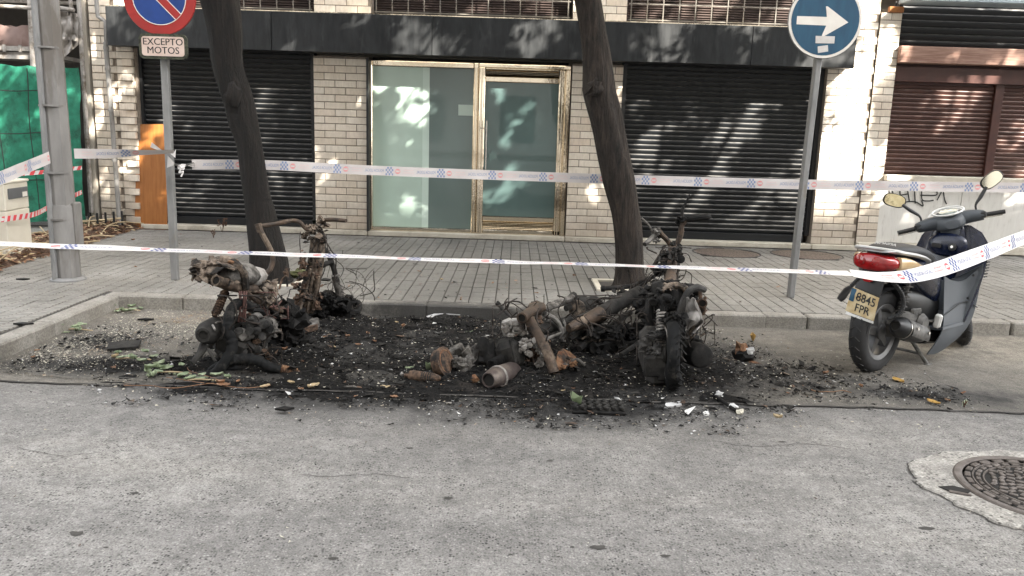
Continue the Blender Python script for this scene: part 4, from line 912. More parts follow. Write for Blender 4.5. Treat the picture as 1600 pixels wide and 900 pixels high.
# ------------------------------------------------------------------ SCOOTER (local: x forward, y left, z up)
def loft(b, secs, n=20, cap=True, e=2.6):
    """secs: (x, yc, zc, half_width, half_height) superelliptic sections"""
    vs = []; fs = []
    for x, yc, zc, hw, hh in secs:
        for k in range(n):
            a = 2*math.pi*k/n; ca, sa = math.cos(a), math.sin(a)
            vs.append((x, yc+hw*math.copysign(abs(ca)**(2/e), ca), zc+hh*math.copysign(abs(sa)**(2/e), sa)))
    for i in range(len(secs)-1):
        for k in range(n): fs.append((i*n+k, i*n+(k+1) % n, (i+1)*n+(k+1) % n, (i+1)*n+k))
    if cap: fs += [tuple(range(n))[::-1], tuple((len(secs)-1)*n+k for k in range(n))]
    return b.add(vs, fs)
def densify(secs, k=4):
    out = []
    pts = [np.array(s_, float) for s_ in secs]; q = [2*pts[0]-pts[1]]+pts+[2*pts[-1]-pts[-2]]
    for i in range(1, len(q)-2):
        for j in range(k):
            t = j/k; a, b_, c, d = q[i-1], q[i], q[i+1], q[i+2]; out.append(tuple(.5*((2*b_)+(c-a)*t+(2*a-5*b_+4*c-d)*t*t+(3*b_-a-3*c+d)*t**3)))
    out.append(tuple(pts[-1])); return out
def transform(b, fn): b.v = [tuple(fn(V(p))) for p in b.v]; return b
def wheel_tyre(r, wd, rim):
    h = wd/2; return [(rim, -h*.78), (rim+.015, -h*.95), (r-.035, -h), (r-.012, -h*.66), (r-.002, -h*.3), (r, 0), (r-.002, h*.3), (r-.012, h*.66), (r-.035, h), (rim+.015, h*.95), (rim, h*.78), (rim-.012, h*.5), (rim-.012, -h*.5), (rim, -h*.78)]
def spring(b, p0, p1, R, turns, r=.007, n=6):
    ax = (p1-p0); L = ax.length; ax.normalize(); e1 = ax.orthogonal().normalized(); e2 = ax.cross(e1); N = int(turns*12)
    return b.tube([p0+ax*(L*i/N)+(e1*math.cos(2*math.pi*i/12)+e2*math.sin(2*math.pi*i/12))*R for i in range(N+1)], r, n)
SO, SH = V((2.52, 5.38, .006)), math.atan2(.626, .78)
sc = thing('scooter', 'intact dark blue scooter with a scorched number plate at the right end of the bay', 'scooter', SO, rot=(0, 0, SH))
def so(name, b, mat, par=None, **k): return obj(name, b, mat, par or sc, local=True, **k)
RK, TH = math.radians(27), math.radians(38)
SA = V((-math.sin(RK), 0, math.cos(RK))); SP = V((.93, 0, .99)); SM = Matrix.Rotation(TH, 3, SA)
def steer(p): return SP+SM @ (V(p)-SP)
# wheels
def wheel(cx, r, wd, rim, fn, spokes=5):
    b = MB().lathe(wheel_tyre(r, wd, rim), (cx, 0, r), (0, 1, 0), 48, cap=False); ty = so('tyre', transform(b, fn) if fn else b, m_tyre, ang=50)
    b = MB()
    for k in range(26):                       # tread grooves as slanted raised ribs
        a = 2*math.pi*k/26
        for sg in (-1, 1):
            pts = [(cx+(r+.0005-.004*abs(t)*2)*math.cos(a+sg*0+.10*abs(t)*3), sg*abs(t)*wd, r+(r+.0005-.004*abs(t)*2)*math.sin(a+.10*abs(t)*3)) for t in (.06, .2, .34)]
            b.tube(pts, .0035, 4)
    so('tread', transform(b, fn) if fn else b, m_black, ty, kind='stuff')
    b = MB().lathe([(rim+.006, -wd*.4), (rim, -wd*.42), (rim-.03, -wd*.33), (rim-.034, wd*.33), (rim, wd*.42), (rim+.006, wd*.4)], (cx, 0, r), (0, 1, 0), 40, cap=False)
    b.lathe([(.045, -.05), (.055, -.045), (.055, .045), (.045, .05)], (cx, 0, r), (0, 1, 0), 16)
    for k in range(spokes):
        a = 2*math.pi*k/spokes+.5; d = V((math.cos(a), 0, math.sin(a))); t = V((-d.z, 0, d.x)); c = V((cx, 0, r))
        b.add([c+d*.04+t*.03+V((0, s_*.03, 0)) for s_ in (-1, 1)]+[c+d*.04-t*.03+V((0, s_*.03, 0)) for s_ in (-1, 1)]+[c+d*(rim-.02)+t*.016+V((0, s_*.022, 0)) for s_ in (-1, 1)]+[c+d*(rim-.02)-t*.016+V((0, s_*.022, 0)) for s_ in (-1, 1)], [(0, 1, 5, 4), (3, 2, 6, 7), (0, 4, 6, 2), (1, 3, 7, 5)])
    so('rim', transform(b, fn) if fn else b, m_alloy)
wheel(0, .29, .115, .195, None); wheel(1.355, .285, .095, .195, steer)
# rear mudguard, hugger
b = MB(); rows = []
for a in np.linspace(math.radians(60), math.radians(130), 12):
    rows.append([(.325*math.cos(a), y, .29+.325*math.sin(a)-abs(y)**2*4) for y in (-.075, -.05, 0, .05, .075)])
b.sheet(rows, .005); so('mudguard', b, m_sblack)
b = MB(); b.sheet([[(-.10, y*1.1, .73) for y in (-.10, -.05, 0, .05, .10)], [(-.165-.015*(1-abs(y)*8), y*.95, .66) for y in (-.10, -.05, 0, .05, .10)], [(-.185-.01*(1-abs(y)*8), y*.8, .56) for y in (-.11, -.05, 0, .05, .11)], [(-.212, y*.7, .44) for y in (-.11, -.05, 0, .05, .11)], [(-.235, y*.62, .37) for y in (-.11, -.05, 0, .05, .11)], [(-.25, y*.55, .31) for y in (-.11, -.05, 0, .05, .11)]], -.010); so('plate_carrier', b, m_sblack)
so('reflector', loft(MB(), [(-.205, -.0, .665, .03, .012), (-.195, 0, .667, .036, .018)], 14), m_tail)
# body
body = densify([(-.17, 0, .735, .06, .035), (-.12, 0, .735, .115, .055), (0, 0, .725, .145, .075), (.18, 0, .70, .165, .10), (.34, 0, .655, .17, .135), (.5, 0, .60, .16, .17), (.58, 0, .56, .145, .17)])
so('tail_body', loft(MB(), body, 28), m_sblue)
so('under_cover', loft(MB(), densify([(.12, 0, .52, .11, .08), (.3, 0, .47, .125, .12), (.5, 0, .42, .13, .16), (.6, 0, .40, .14, .16)]), 20), m_sblack)
st = densify([(-.115, 0, .835, .06, .022), (-.06, 0, .852, .10, .035), (.06, 0, .852, .13, .042), (.2, 0, .84, .143, .048), (.33, 0, .815, .14, .05), (.43, 0, .785, .125, .055), (.53, 0, .745, .105, .06), (.62, 0, .70, .08, .05), (.66, 0, .67, .06, .03)])
seat = so('seat', loft(MB(), st, 26, e=2.9), m_seat)
vs, fs = text_mesh('HONDA', .036, weight=.0012); b = MB(); Rm = basis(V((0, -1, 0)), V((.85, 0, .5)).normalized(), V((-.5, 0, .85)))
b.add([V((-.012+0*v.x, 0, .895))+Rm @ V((v.x*1.1, v.y, 0))+V((0, 0, .0)) for v in vs], fs); so('seat_lettering', b, m_silver, seat, smooth=False)
# grab rail
b = MB()
for sg in (-1, 1): b.tube([(.32, sg*.150, .745), (.24, sg*.178, .79), (.1, sg*.172, .828), (-.05, sg*.15, .852), (-.15, sg*.115, .868), (-.19, sg*.06, .876), (-.19, 0, .877)], [.013, .02, .022, .022, .026, .024, .022], 10, smooth=5, flat=.6)
so('grab_rail', b, m_silver); so('rail_pad', loft(MB(), densify([(-.2, -.02, .866, .10, .008), (-.15, -.02, .868, .125, .012), (-.05, -.02, .862, .13, .010)]), 18), m_silver)
# lamps
so('tail_lamp', loft(MB(), densify([(-.215, 0, .785, .07, .03), (-.195, 0, .785, .115, .055), (-.14, 0, .782, .148, .062), (-.08, 0, .78, .158, .058)]), 24), m_tail)
for y in (-.055, .055): so('tail_bulb', MB().lathe([(.038, 0), (.034, .012), (.018, .02), (0, .022)], (-.2+.02*abs(y), y, .792), (-1, -.6 if y < 0 else .6, .05), 18), m_tail)
for sg in (-1, 1): so('indicator', loft(MB(), densify([(-.1, sg*.145, .785, .022, .045), (0, sg*.155, .775, .026, .042), (.1, sg*.166, .76, .02, .028), (.17, sg*.17, .748, .012, .012)]), 16), m_amber)
# number plate
C4 = [V((-.200, .085, .60)), V((-.196, -.105, .557)), V((-.232, -.105, .405)), V((-.226, .10, .436))]
def plpt(u, v, off=0):
    p = (C4[0]*(1-u)+C4[1]*u)*(1-v)+(C4[3]*(1-u)+C4[2]*u)*v; n = V((-.97, 0, .22))
    return p+n*(.03+off+.006*mnoise.noise(V((u*3.2, v*3, 4)))+.004*mnoise.noise(V((u*7, v*6, 1))))
b = MB(); b.sheet([[plpt(i/14, j/10) for i in range(15)] for j in range(11)], .002); plo = so('number_plate', b, m_plate)
b = MB(); b.sheet([[plpt(.015+.17*i/4, .03+.52*j/6, .0022) for i in range(5)] for j in range(7)]); so('plate_band', b, m_eu, plo)
def platetext(t, u0, u1, vc, hv):
    vs, fs = text_mesh(t, 1.0, weight=.012); mn, mx = min(v.x for v in vs), max(v.x for v in vs); b = MB()
    b.add([plpt(u0+(u1-u0)*(v.x-mn)/(mx-mn), vc-v.y*hv, .0024) for v in vs], fs); so('plate_lettering', b, m_black, plo, smooth=False)
platetext('8845', .24, .92, .30, .50); platetext('FPR', .30, .80, .735, .46)
b = MB(); b.sheet([[plpt(.05+.95*i/8, 1.02+.10*j, .004) for i in range(9)] for j in (0, 1)], .003); so('plate_strip', b, m_hot, plo)
# engine, muffler, shock, stand
b = MB(); b.lump((.22, -.02, .34), (.17, .13, .11), 2, .25); b.lump((.38, -.06, .30), (.12, .10, .10), 5, .3); b.box((.30, -.10, .40), (.14, .06, .09), b=.015); b.lathe([(.07, 0), (.075, .02), (.05, .05)], (.33, -.13, .33), (0, -1, 0), 14); b.lathe([(.045, 0), (.045, .03)], (.42, -.13, .26), (0, -1, 0), 12); so('engine', b, m_cast)
b = MB()
for k in range(6): b.box((.36+.018*k, 0, .43), (.007, .2, .12), b=.002)
so('cylinder_fins', b, m_cast, smooth=False)
b = MB().lathe([(.03, .0), (.036, .0), (.044, .01), (.052, .03), (.066, .06), (.072, .10), (.072, .30), (.05, .40), (.025, .44)], (-.085, -.165, .372), (.955, 0, -.29), 22, cap=False); b.lathe([(.036, .0), (.03, .0), (.03, .05), (0, .05)], (-.085, -.165, .372), (.955, 0, -.29), 18, cap=False); mS = so('muffler', b, m_sblack); so('outlet_shade', MB().lathe([(.031, 0), (.031, .004)], V((-.085, -.165, .372))+V((.955, 0, -.29))*.012, (.955, 0, -.29), 16), m_void, mS)
b = MB(); 
b.sheet([[V((-.085, -.165, .372))+V((.955, 0, -.29))*x+V((0, -math.cos(a)*.079, math.sin(a)*.079)) for a in np.linspace(-.5, .95, 7)] for x in (.11, .2, .3, .38)], .003); hsd = so('heat_shield', b, m_cast)
for x in (.16, .34): so('bolt', MB().lathe([(.011, 0), (.011, .008)], V((-.085, -.165, .372))+V((.955, 0, -.29))*x+V((0, -.081, .02)), (0, -1, .2), 8), m_chrome, hsd)
so('exhaust_band', MB().lathe([(.0735, -.008), (.076, 0), (.0735, .008)], V((-.085, -.165, .372))+V((.955, 0, -.29))*.10, (.955, 0, -.29), 24, cap=False), m_chrome)
for sg in (-1, 1):
    b = MB(); spring(b, V((.13, sg*.125, .64)), V((.02, sg*.125, .34)), .026, 9, .0065); b.tube([(.14, sg*.125, .66), (.015, sg*.125, .32)], .012, 8); so('shock_absorber', b, m_cast)
b = MB()
for sg in (-1, 1): b.tube([(.34, sg*.09, .20), (.44, sg*.12, .09), (.50, sg*.15, .012)], .014, 8, smooth=3); b.box((.505, sg*.155, .008), (.07, .035, .014), b=.004)
b.tube([(.44, -.12, .09), (.44, .12, .09)], .011, 8); so('centre_stand', b, m_cast)
for sg in (-1, 1): so('footpeg', MB().box((.455, sg*.205, .345), (.035, .05, .10), R=Matrix.Rotation(.12, 3, 'X'), b=.012), m_hot)
b = MB(); b.tube([(.40, -.13, .33), (.455, -.18, .34)], .012, 8); b.tube([(.40, .13, .33), (.455, .18, .34)], .012, 8); so('peg_bracket', b, m_cast)
# leg shield, floor and skirts
def shield_row(z, x0, hw, bend): return [(x0+bend*(abs(t)**2), t*hw, z) for t in np.linspace(-1, 1, 15)]
rows = [shield_row(.30, .80, .235, .03), shield_row(.42, .835, .25, .05), shield_row(.54, .865, .262, .07), shield_row(.66, .895, .268, .08), shield_row(.78, .93, .262, .08), shield_row(.87, .965, .24, .07), shield_row(.94, .985, .19, .05), shield_row(.985, .99, .11, .03)]
so('leg_shield', MB().sheet(rows, .04), m_sblue)
inner = [[(x-.012, y, z) for x, y, z in r] for r in (shield_row(.29, .80, .225, .03), shield_row(.42, .833, .24, .05), shield_row(.54, .862, .25, .07), shield_row(.60, .877, .255, .075))]
b = MB(); b.sheet(inner, .008)
for sg in (-1, 1):
    b.sheet([[(.905-.014, sg*.10, .60), (.92-.014, sg*.19, .60), (.955-.014, sg*.25, .60)], [(.905-.014, sg*.13, .62), (.93-.012, sg*.20, .66), (.965-.012, sg*.252, .66)], [(.93-.012, sg*.235, .70), (.95-.012, sg*.245, .71), (.965-.012, sg*.252, .72)]], .006)
so('inner_shield', b, m_sgrey)
b = MB(); b.sheet([[(x, y, .285+.012*(abs(y) > .2)) for y in np.linspace(-.225, .225, 9)] for x in np.linspace(.50, .83, 6)], .02); so('floorboard', b, m_sgrey)
for sg in (-1, 1):
    g0 = [[(.60, .15, .645), (.72, .158, .605), (.86, .185, .60), (.965, .258, .725)], [(.565, .185, .45), (.70, .185, .44), (.85, .205, .45), (.95, .257, .52)], [(.53, .215, .30), (.68, .212, .29), (.82, .225, .30), (.935, .247, .34)],
          [(.49, .205, .20), (.64, .21, .18), (.80, .22, .19), (.89, .226, .23)], [(.45, .165, .09), (.57, .178, .085), (.72, .19, .12), (.82, .20, .165)]]
    g1 = [spline([V((x, sg*y, z)) for x, y, z in r], 5) for r in g0]; g2 = list(zip(*[spline([r[k] for r in g1], 5) for k in range(len(g1[0]))]))
    so('side_panel', MB().sheet(g2, .006), m_sgrey, ang=60)
    cr = MB(); cr.tube([V((x-.003, sg*(y+.006), z)) for x, y, z in ((.545, .198, .375), (.66, .197, .40), (.78, .2, .435), (.88, .218, .44), (.945, .258, .40))], .004, 5, smooth=5); so('panel_seam', cr, m_sblack)
for y, z in ((-.235, .64), (-.225, .47), (.235, .64), (.225, .47)): so('screw_cap', MB().lathe([(.009, 0), (.009, .006)], (.86+.09*(z-.47), y, z), (-1, 0, .2), 10), m_black)
b = MB()
for k in range(12): b.box((1.035-.0*k, -.262+.006*abs(k-6)*.2, .62+.022*k), (.05, .006, .009))
so('vent_slots', b, m_black, smooth=False)
# front column cover, glove box, key
so('column_cover', loft(MB(), densify([(.86, 0, .62, .10, .05), (.90, 0, .76, .13, .11), (.93, 0, .88, .12, .09), (.95, 0, .96, .09, .06)]), 18), m_sblue)
cvr = so('key_panel', loft(MB(), densify([(.83, -.03, .82, .10, .05), (.845, -.03, .83, .13, .075), (.87, -.03, .84, .14, .085)]), 20), m_sblue)
so('key_lock', MB().lathe([(.028, 0), (.028, .01), (.018, .014)], (.826, -.085, .83), (-1, 0, .25), 16), m_black, cvr); so('key_centre', MB().lathe([(.01, 0), (.01, .008)], (.816, -.085, .833), (-1, 0, .25), 10), m_chrome, cvr)
b = MB(); b.box((.825, .03, .83), (.012, .07, .032), b=.004); so('warning_label', b, m_black, cvr, smooth=False)
# handlebar assembly, steered left
def ho(name, b, mat, par=None, **k): return so(name, transform(b, steer), mat, par, **k)
hb_ = MB(); loft(hb_, [(x, y, z, a, c) for x, y, z, a, c in densify([(.84, 0, .985, .05, .03), (.87, 0, .995, .09, .055), (.92, 0, 1.01, .11, .075), (.98, 0, 1.02, .10, .07), (1.03, 0, 1.01, .06, .04)])], 20)
cover = ho('handlebar_cover', hb_, m_sgrey)
b = MB()
for sg in (-1, 1): b.tube([(.93, sg*.06, 1.01), (.925, sg*.13, 1.015), (.915, sg*.19, 1.01), (.91, sg*.225, 1.005)], [.055, .05, .043, .036], 12, smooth=4)
ho('handlebar_fairing', b, m_sgrey)
ho('column_neck', MB().tube([(.95, 0, .86), (.935, 0, .95), (.925, 0, 1.02)], [.075, .07, .08], 14), m_sgrey)
b = MB(); b.lathe([(.0, .0), (.05, .0), (.062, -.004), (.068, -.02)], (.905, 0, 1.088), (-.35, 0, 1), 24); g = ho('gauge', b, m_gauge)
ho('gauge_bezel', MB().tube([(.905+math.cos(a)*.075*.9, math.sin(a)*.105, 1.085+math.cos(a)*.028) for a in np.linspace(0, 2*math.pi, 29)[:-1]], .006, 6, closed=True), m_hot)
ho('screen_lip', MB().tube([(.97, -.13, 1.055), (1.0, -.09, 1.09), (1.02, 0, 1.105), (1.0, .09, 1.09), (.97, .13, 1.055)], .009, 6, smooth=4, flat=.5), m_hot)
for sg in (-1, 1):
    ho('grip', MB().tube([(.91, sg*.225, 1.005), (.895, sg*.36, 1.0)], .0165, 12), m_black)
    ho('switch_block', MB().box((.905, sg*.215, 1.01), (.06, .05, .05), b=.01), m_sblack); 
    ho('brake_lever', MB().tube([(.95, sg*.20, .985), (.965, sg*.28, .98), (.955, sg*.355, .978)], .0055, 6, smooth=3), m_chrome)
    ho('mirror_stem', MB().tube([(.92, sg*.185, 1.04), (.92, sg*.19, 1.09), (.935, sg*.235, 1.14), (.945, sg*.285, 1.20)], [.007, .008, .014, .012], 8, smooth=5), m_sblack)
    ml = MB(); mc = V((.945, sg*.33, 1.245)); n_ = V((-1, 0, .08)).normalized()
    t1 = V((0, 1, .62*sg*1)).normalized() if sg < 0 else V((0, 1, .62)).normalized(); t1 = V((0, sg, .55)).normalized(); t2 = n_.cross(t1).normalized()
    ring = [(math.copysign(abs(math.cos(a))**.75, math.cos(a))*.078, math.copysign(abs(math.sin(a))**.75, math.sin(a))*.048) for a in np.linspace(0, 2*math.pi, 29)[:-1]]
    vs = [mc+t1*x+t2*y for x, y in ring]+[mc-n_*.012+t1*x*1.06+t2*y*1.06 for x, y in ring]+[mc-n_*.03+t1*x*.6+t2*y*.6 for x, y in ring]; N = len(ring)
    fs = [(k, (k+1) % N, N+(k+1) % N, N+k) for k in range(N)]+[(N+k, N+(k+1) % N, 2*N+(k+1) % N, 2*N+k) for k in range(N)]+[tuple(range(2*N, 3*N))]
    shell = ho('mirror_shell', MB().add(vs, fs), m_sblack)
    gl = MB(); gl.add([mc+n_*.001+t1*x*.93+t2*y*.93 for x, y in ring], [tuple(range(N))]); ho('mirror_glass', gl, m_mirror if sg < 0 else m_mirrord, shell, smooth=False)
b = MB()
for sg in (-1, 1): b.tube([(1.10, sg*.07, .70), (1.355, sg*.075, .285)], [.022, .028], 10)
b.tube([(.95, 0, .95), (1.10, 0, .68)], .03, 10); ho('front_fork', b, m_cast)
b = MB(); rows = []
for a in np.linspace(math.radians(25), math.radians(170), 14): rows.append([(1.355+.318*math.cos(a), y, .285+.318*math.sin(a)-abs(y)**2*5) for y in (-.068, -.045, 0, .045, .068)])
b.sheet(rows, .006); ho('front_mudguard', b, m_sblue)
so('belly', loft(MB(), densify([(.5, 0, .20, .14, .06), (.65, 0, .20, .17, .07), (.82, 0, .28, .15, .09)]), 18), m_sblack)
so('front_apron', loft(MB(), densify([(.90, 0, .45, .16, .14), (.98, 0, .62, .2, .22), (1.05, 0, .74, .17, .18), (1.10, 0, .8, .08, .10)]), 22), m_sblue)
# cable lock hung over the tail
lk = thing('cable_lock', 'black cable lock hanging over the tail of the scooter above the plate', 'bike lock', P(1330, 450, 5.1))
lkp = [P(1317, 462, 5.02), P(1331, 446, 5.03), P(1345, 433, 5.02), P(1360, 430, 4.98), P(1382, 434, 4.98), P(1399, 445, 5.02), P(1410, 462, 5.06), P(1411, 480, 5.06), P(1402, 493, 5.05), P(1387, 498, 5.05)]
obj('cable', MB().tube(lkp, .0125, 8, smooth=6), m_sblack, lk); obj('lock_barrel', MB().tube([P(1328, 449, 5.02), P(1323, 454, 5.01), P(1315, 465, 5.0), P(1311, 469, 5.0)], [.016, .024, .024, .018], 10), m_sblack, lk)
rb2 = MB()
for i in range(1, 40):
    q = spline(lkp, 6); k = int(i*(len(q)-2)/40); d = (q[k+1]-q[k]).normalized(); rb2.lathe([(.0125, -.003), (.0155, 0), (.0125, .003)], q[k], d, 8, cap=False)
obj('cable_rib', rb2, m_black, lk, kind='stuff')
# ------------------------------------------------------------------ BURNT WRECKS
def PT(l): return [P(*q) for q in l]
def tb(b, pts, r, n=9, sm=5): return b.tube(PT(pts), r, n, smooth=sm if len(pts) > 2 else 0)
def hollow(b, pts, r, n=14):                # pipe with a black disc for the shaded bore at its first point
    q = PT(pts); q = spline(q, 4) if len(q) > 2 else q
    b.tube(q, r, n, cap=False); d = (q[1]-q[0]).normalized(); b.lathe([(r, 0), (r*.74, -.002), (r*.7, .05), (0, .05)], q[0], d, n, cap=False); b.cur = 1; b.lathe([(r*.72, 0), (r*.72, .003)], q[0]+d*.010, d, n); b.cur = 0; return b
def wires(b, rg, x0, y0, x1, y1, Y0, Y1, n, r=.004, curl=30):
    for _ in range(n):
        x, y, Y = rg.uniform(x0, x1), rg.uniform(y0, y1), rg.uniform(Y0, Y1); pts = []
        a = rg.uniform(0, 6.28); k = rg.randint(4, 7)
        for i in range(k):
            pts.append(P(min(max(x, x0-10), x1+10), min(max(y, y0-8), y1+8), Y)); a += rg.uniform(-1.3, 1.3); x += curl*.5*math.cos(a); y += curl*.5*math.sin(a); Y += rg.uniform(-.07, .07)
        b.tube(pts, r*rg.uniform(.6, 1.5), 5, smooth=4)
    return b
def scrap(b, rg, c, size, n=5, flat=.25):       # torn bit of sheet
    a0 = rg.uniform(0, 6.28); u = V((rg.gauss(0, 1), rg.gauss(0, 1), rg.gauss(0, .5))).normalized(); w_ = u.orthogonal().normalized(); nn = u.cross(w_)
    pts = []
    for k in range(n):
        a = 2*math.pi*k/n; rr = size*rg.uniform(.4, 1.1); pts.append(V(c)+u*rr*math.cos(a)+w_*rr*math.sin(a)*.7+nn*rg.uniform(-flat, flat)*size)
    return b.prism(pts, nn*size*.08)
def lumps(b, rg, x0, y0, x1, y1, Y0, Y1, n, s0, s1, amp=.5, step=0):
    for _ in range(n):
        s_ = rg.uniform(s0, s1); b.lump(P(rg.uniform(x0, x1), rg.uniform(y0, y1), rg.uniform(Y0, Y1)), (s_*rg.uniform(.6, 1.4), s_*rg.uniform(.6, 1.4), s_*rg.uniform(.5, 1.1)), rg.randint(0, 99), amp, 3.4, 3, step=step)
    return b
def scraps(b, rg, x0, y0, x1, y1, Y0, Y1, n, s0, s1):
    for _ in range(n): scrap(b, rg, P(rg.uniform(x0, x1), rg.uniform(y0, y1), rg.uniform(Y0, Y1)), rg.uniform(s0, s1), rg.randint(4, 6))
    return b
# ---- left wreck
rg = random.Random(21)
A = thing('burnt_scooter', 'burnt out scooter skeleton in front of the left tree, rusty column and bars standing', 'burnt scooter', G(400, 560))
def ao(n, b, m_, par=None, **k): return obj(n, b, m_, par or A, **k)
b = MB(); b.lump(P(372, 426, 5.2), (.13, .16, .075), 4, .12, 2, 3, R=Matrix.Rotation(.22, 3, 'Y')); tank = ao('fuel_tank', b, m_ashmetal)
b = MB(); b.lump(P(400, 432, 5.3), (.07, .10, .065), 9, .15, 2, 3); ao('tank_end', b, m_pale, tank)
b = MB()
for pts in ([(343, 405, 5.05), (362, 408, 5.08), (380, 425, 5.06), (384, 452, 5.1)], [(330, 412, 5.1), (345, 406, 5.2), (380, 418, 5.3), (405, 432, 5.35)]): b.tube(PT(pts), .014, 6, smooth=5, flat=1.8)
b.box(P(352, 412, 5.06), (.16, .12, .012), R=Matrix.Rotation(.35, 3, 'Y')); ao('tank_strap', b, m_rust2, tank)
ao('filler_cap', MB().lathe([(.04, 0), (.043, .012), (.03, .022)], P(363, 410, 5.1), (.1, 0, 1), 16), m_orange, tank)
b = MB(); lumps(b, rg, 300, 412, 338, 436, 4.95, 5.2, 11, .025, .055, .7); scraps(b, rg, 297, 408, 345, 442, 4.9, 5.2, 16, .03, .07); ao('crumpled_tail', b, m_rust2)
b = MB(); hollow(b, [(337, 438, 4.9), (362, 447, 5.05), (398, 452, 5.25)], .036); ao('tail_tube', b, [m_tube, m_void])
b = MB(); tb(b, [(330, 432, 5.0), (360, 444, 5.06), (385, 452, 5.15), (412, 458, 5.3), (425, 470, 5.4)], .014, 6); scraps(b, rg, 330, 436, 380, 452, 4.95, 5.15, 8, .02, .05); ao('seat_rail', b, m_rust2)
b = MB(); tb(b, [(403, 351, 5.45), (411, 368, 5.45), (424, 393, 5.45), (426, 410, 5.45), (418, 426, 5.42), (400, 436, 5.4)], .018, 10); b.lathe([(.023, -.03), (.023, .03)], P(405, 356, 5.45), P(405, 351, 5.45)-P(409, 364, 5.45), 10); ao('grab_hoop', b, m_tube)
b = MB(); tb(b, [(408, 353, 6.2), (430, 350, 6.25), (455, 345, 6.3), (468, 347, 6.3), (478, 357, 6.3), (490, 362, 6.3)], .017, 9); tb(b, [(490, 360, 6.3), (497, 350, 6.3), (506, 344, 6.28), (522, 343, 6.25), (541, 345, 6.2)], .016, 9); hbar = ao('handlebar', b, m_tube)
b = MB(); lumps(b, rg, 474, 350, 508, 378, 6.2, 6.35, 12, .02, .04, .7); scraps(b, rg, 470, 345, 512, 382, 6.15, 6.35, 14, .02, .045); tb(b, [(497, 346, 6.25), (500, 338, 6.25), (506, 345, 6.25)], .012, 6); ao('clamp_remains', b, m_rust2, hbar)
b = MB(); c = P(502, 369, 6.2)
for r_ in (.042, .028): b.tube([c+V((r_*.62*math.cos(a), .02*math.sin(a), r_*math.sin(a)-.3*r_*math.cos(a))) for a in np.linspace(0, 6.283, 21)[:-1]], .006, 5, closed=True)
ao('instrument_ring', b, m_rust, hbar)
b = MB()
for k in range(9):
    x = rg.uniform(466, 512); y = rg.uniform(356, 372); b.tube(PT([(x, y, 6.2), (x+rg.uniform(-6, 6), y+14, 6.17), (x+rg.uniform(-10, 10), y+rg.uniform(24, 50), 6.2)]), .0035, 5, smooth=4)
tb(b, [(505, 370, 6.2), (518, 392, 6.2), (525, 405, 6.25), (522, 440, 6.3)], .005, 5); ao('hanging_wires', b, m_wire, hbar, kind='stuff')
rows = []
for j in range(17):
    t = j/16; y = 372+118*t; xa = np.interp(t, [0, .1, .35, 1], [485, 484, 480, 459]); xb = np.interp(t, [0, .1, .35, 1], [504, 508, 506, 493]); Yd = 6.28+.17*t; r = []
    for i in range(19):
        f = i/18; dpt = -.055*math.sin(math.pi*f)-.022*math.cos(f*math.pi*(3+3*t))*t+.02*mnoise.noise(V((f*5, t*6, 2)))
        r.append(P(xa+(xb-xa)*f+1.3*mnoise.noise(V((f*3, t*9, 8))), y, Yd+dpt))
    rows.append(r)
ao('legshield_frame', MB().sheet(rows, .008), m_rust2, ang=60)
b = MB()
for k, (xa, xb) in enumerate(((485, 472), (490, 480), (499, 488))): tb(b, [(xa, 420+6*k, 6.22), ((xa+xb)/2, 455, 6.26), (xb, 489, 6.33)], .009, 6)
ao('frame_rib', b, m_rust2, kind='stuff')
b = MB(); lumps(b, rg, 462, 400, 500, 485, 6.2, 6.33, 16, .012, .03, .8); scraps(b, rg, 462, 385, 508, 485, 6.17, 6.3, 18, .015, .04); ao('flaked_panel', b, m_rust, kind='stuff')
b = MB(); tb(b, [(496, 378, 6.35), (512, 396, 6.4), (521, 418, 6.42), (525, 432, 6.45)], .022, 9); ao('fork_stem', b, m_burnt2)
b = MB(); tb(b, [(523, 430, 6.42), (530, 456, 6.47), (536, 476, 6.52)], [.03, .034, .03], 12); ao('fork_leg', b, m_ashmetal); b = MB(); tb(b, [(497, 419, 6.35), (510, 412, 6.38), (521, 410, 6.4)], .022, 8); b.lump(P(509, 437, 6.4), (.04, .03, .012), 3, .3); ao('fork_bridge', b, m_burnt2)
b = MB(); lumps(b, rg, 498, 462, 560, 495, 6.35, 6.62, 26, .025, .06, .8); scraps(b, rg, 495, 465, 560, 497, 6.3, 6.6, 20, .02, .06); c = P(532, 488, 6.5); b.tube([c+V((.16*math.cos(a), .10*math.sin(a), .03*math.sin(3*a)+.05)) for a in np.linspace(0, 6.283, 25)[:-1]], [.022], 7, closed=True) ; ao('burnt_front_wheel', b, m_burnt)
b = MB(); wires(b, rg, 530, 428, 574, 480, 6.4, 6.6, 13, .003, 46); wires(b, rg, 505, 400, 540, 480, 6.3, 6.5, 10, .003); ao('tyre_wires', b, m_wire, kind='stuff')
b = MB(); b.box(P(472, 508, 6.0), (.26, .22, .05), R=Matrix.Rotation(-.12, 3, 'Y') @ Matrix.Rotation(.25, 3, 'Z'), b=.012); 
for k in range(9): b.box(P(454+k*3.4, 503-k*.4, 5.87), (.006, .02, .012))
ao('floor_plate', b, m_ashmetal); b = MB()
for k in range(3): tb(b, [(448, 515+k*3, 5.85), (470, 514+k*3, 5.83), (496, 508+k*3, 5.9)], .011, 6)
ao('floor_tubes', b, m_rust, kind='stuff')
b = MB(); tb(b, [(398, 452, 5.25), (420, 466, 5.4), (438, 482, 5.5), (446, 505, 5.6), (444, 523, 5.62)], [.026, .028, .03, .028, .03], 10); tb(b, [(382, 452, 5.1), (398, 468, 5.2), (420, 478, 5.3), (440, 486, 5.45)], .016, 8); ao('main_frame', b, m_tube)
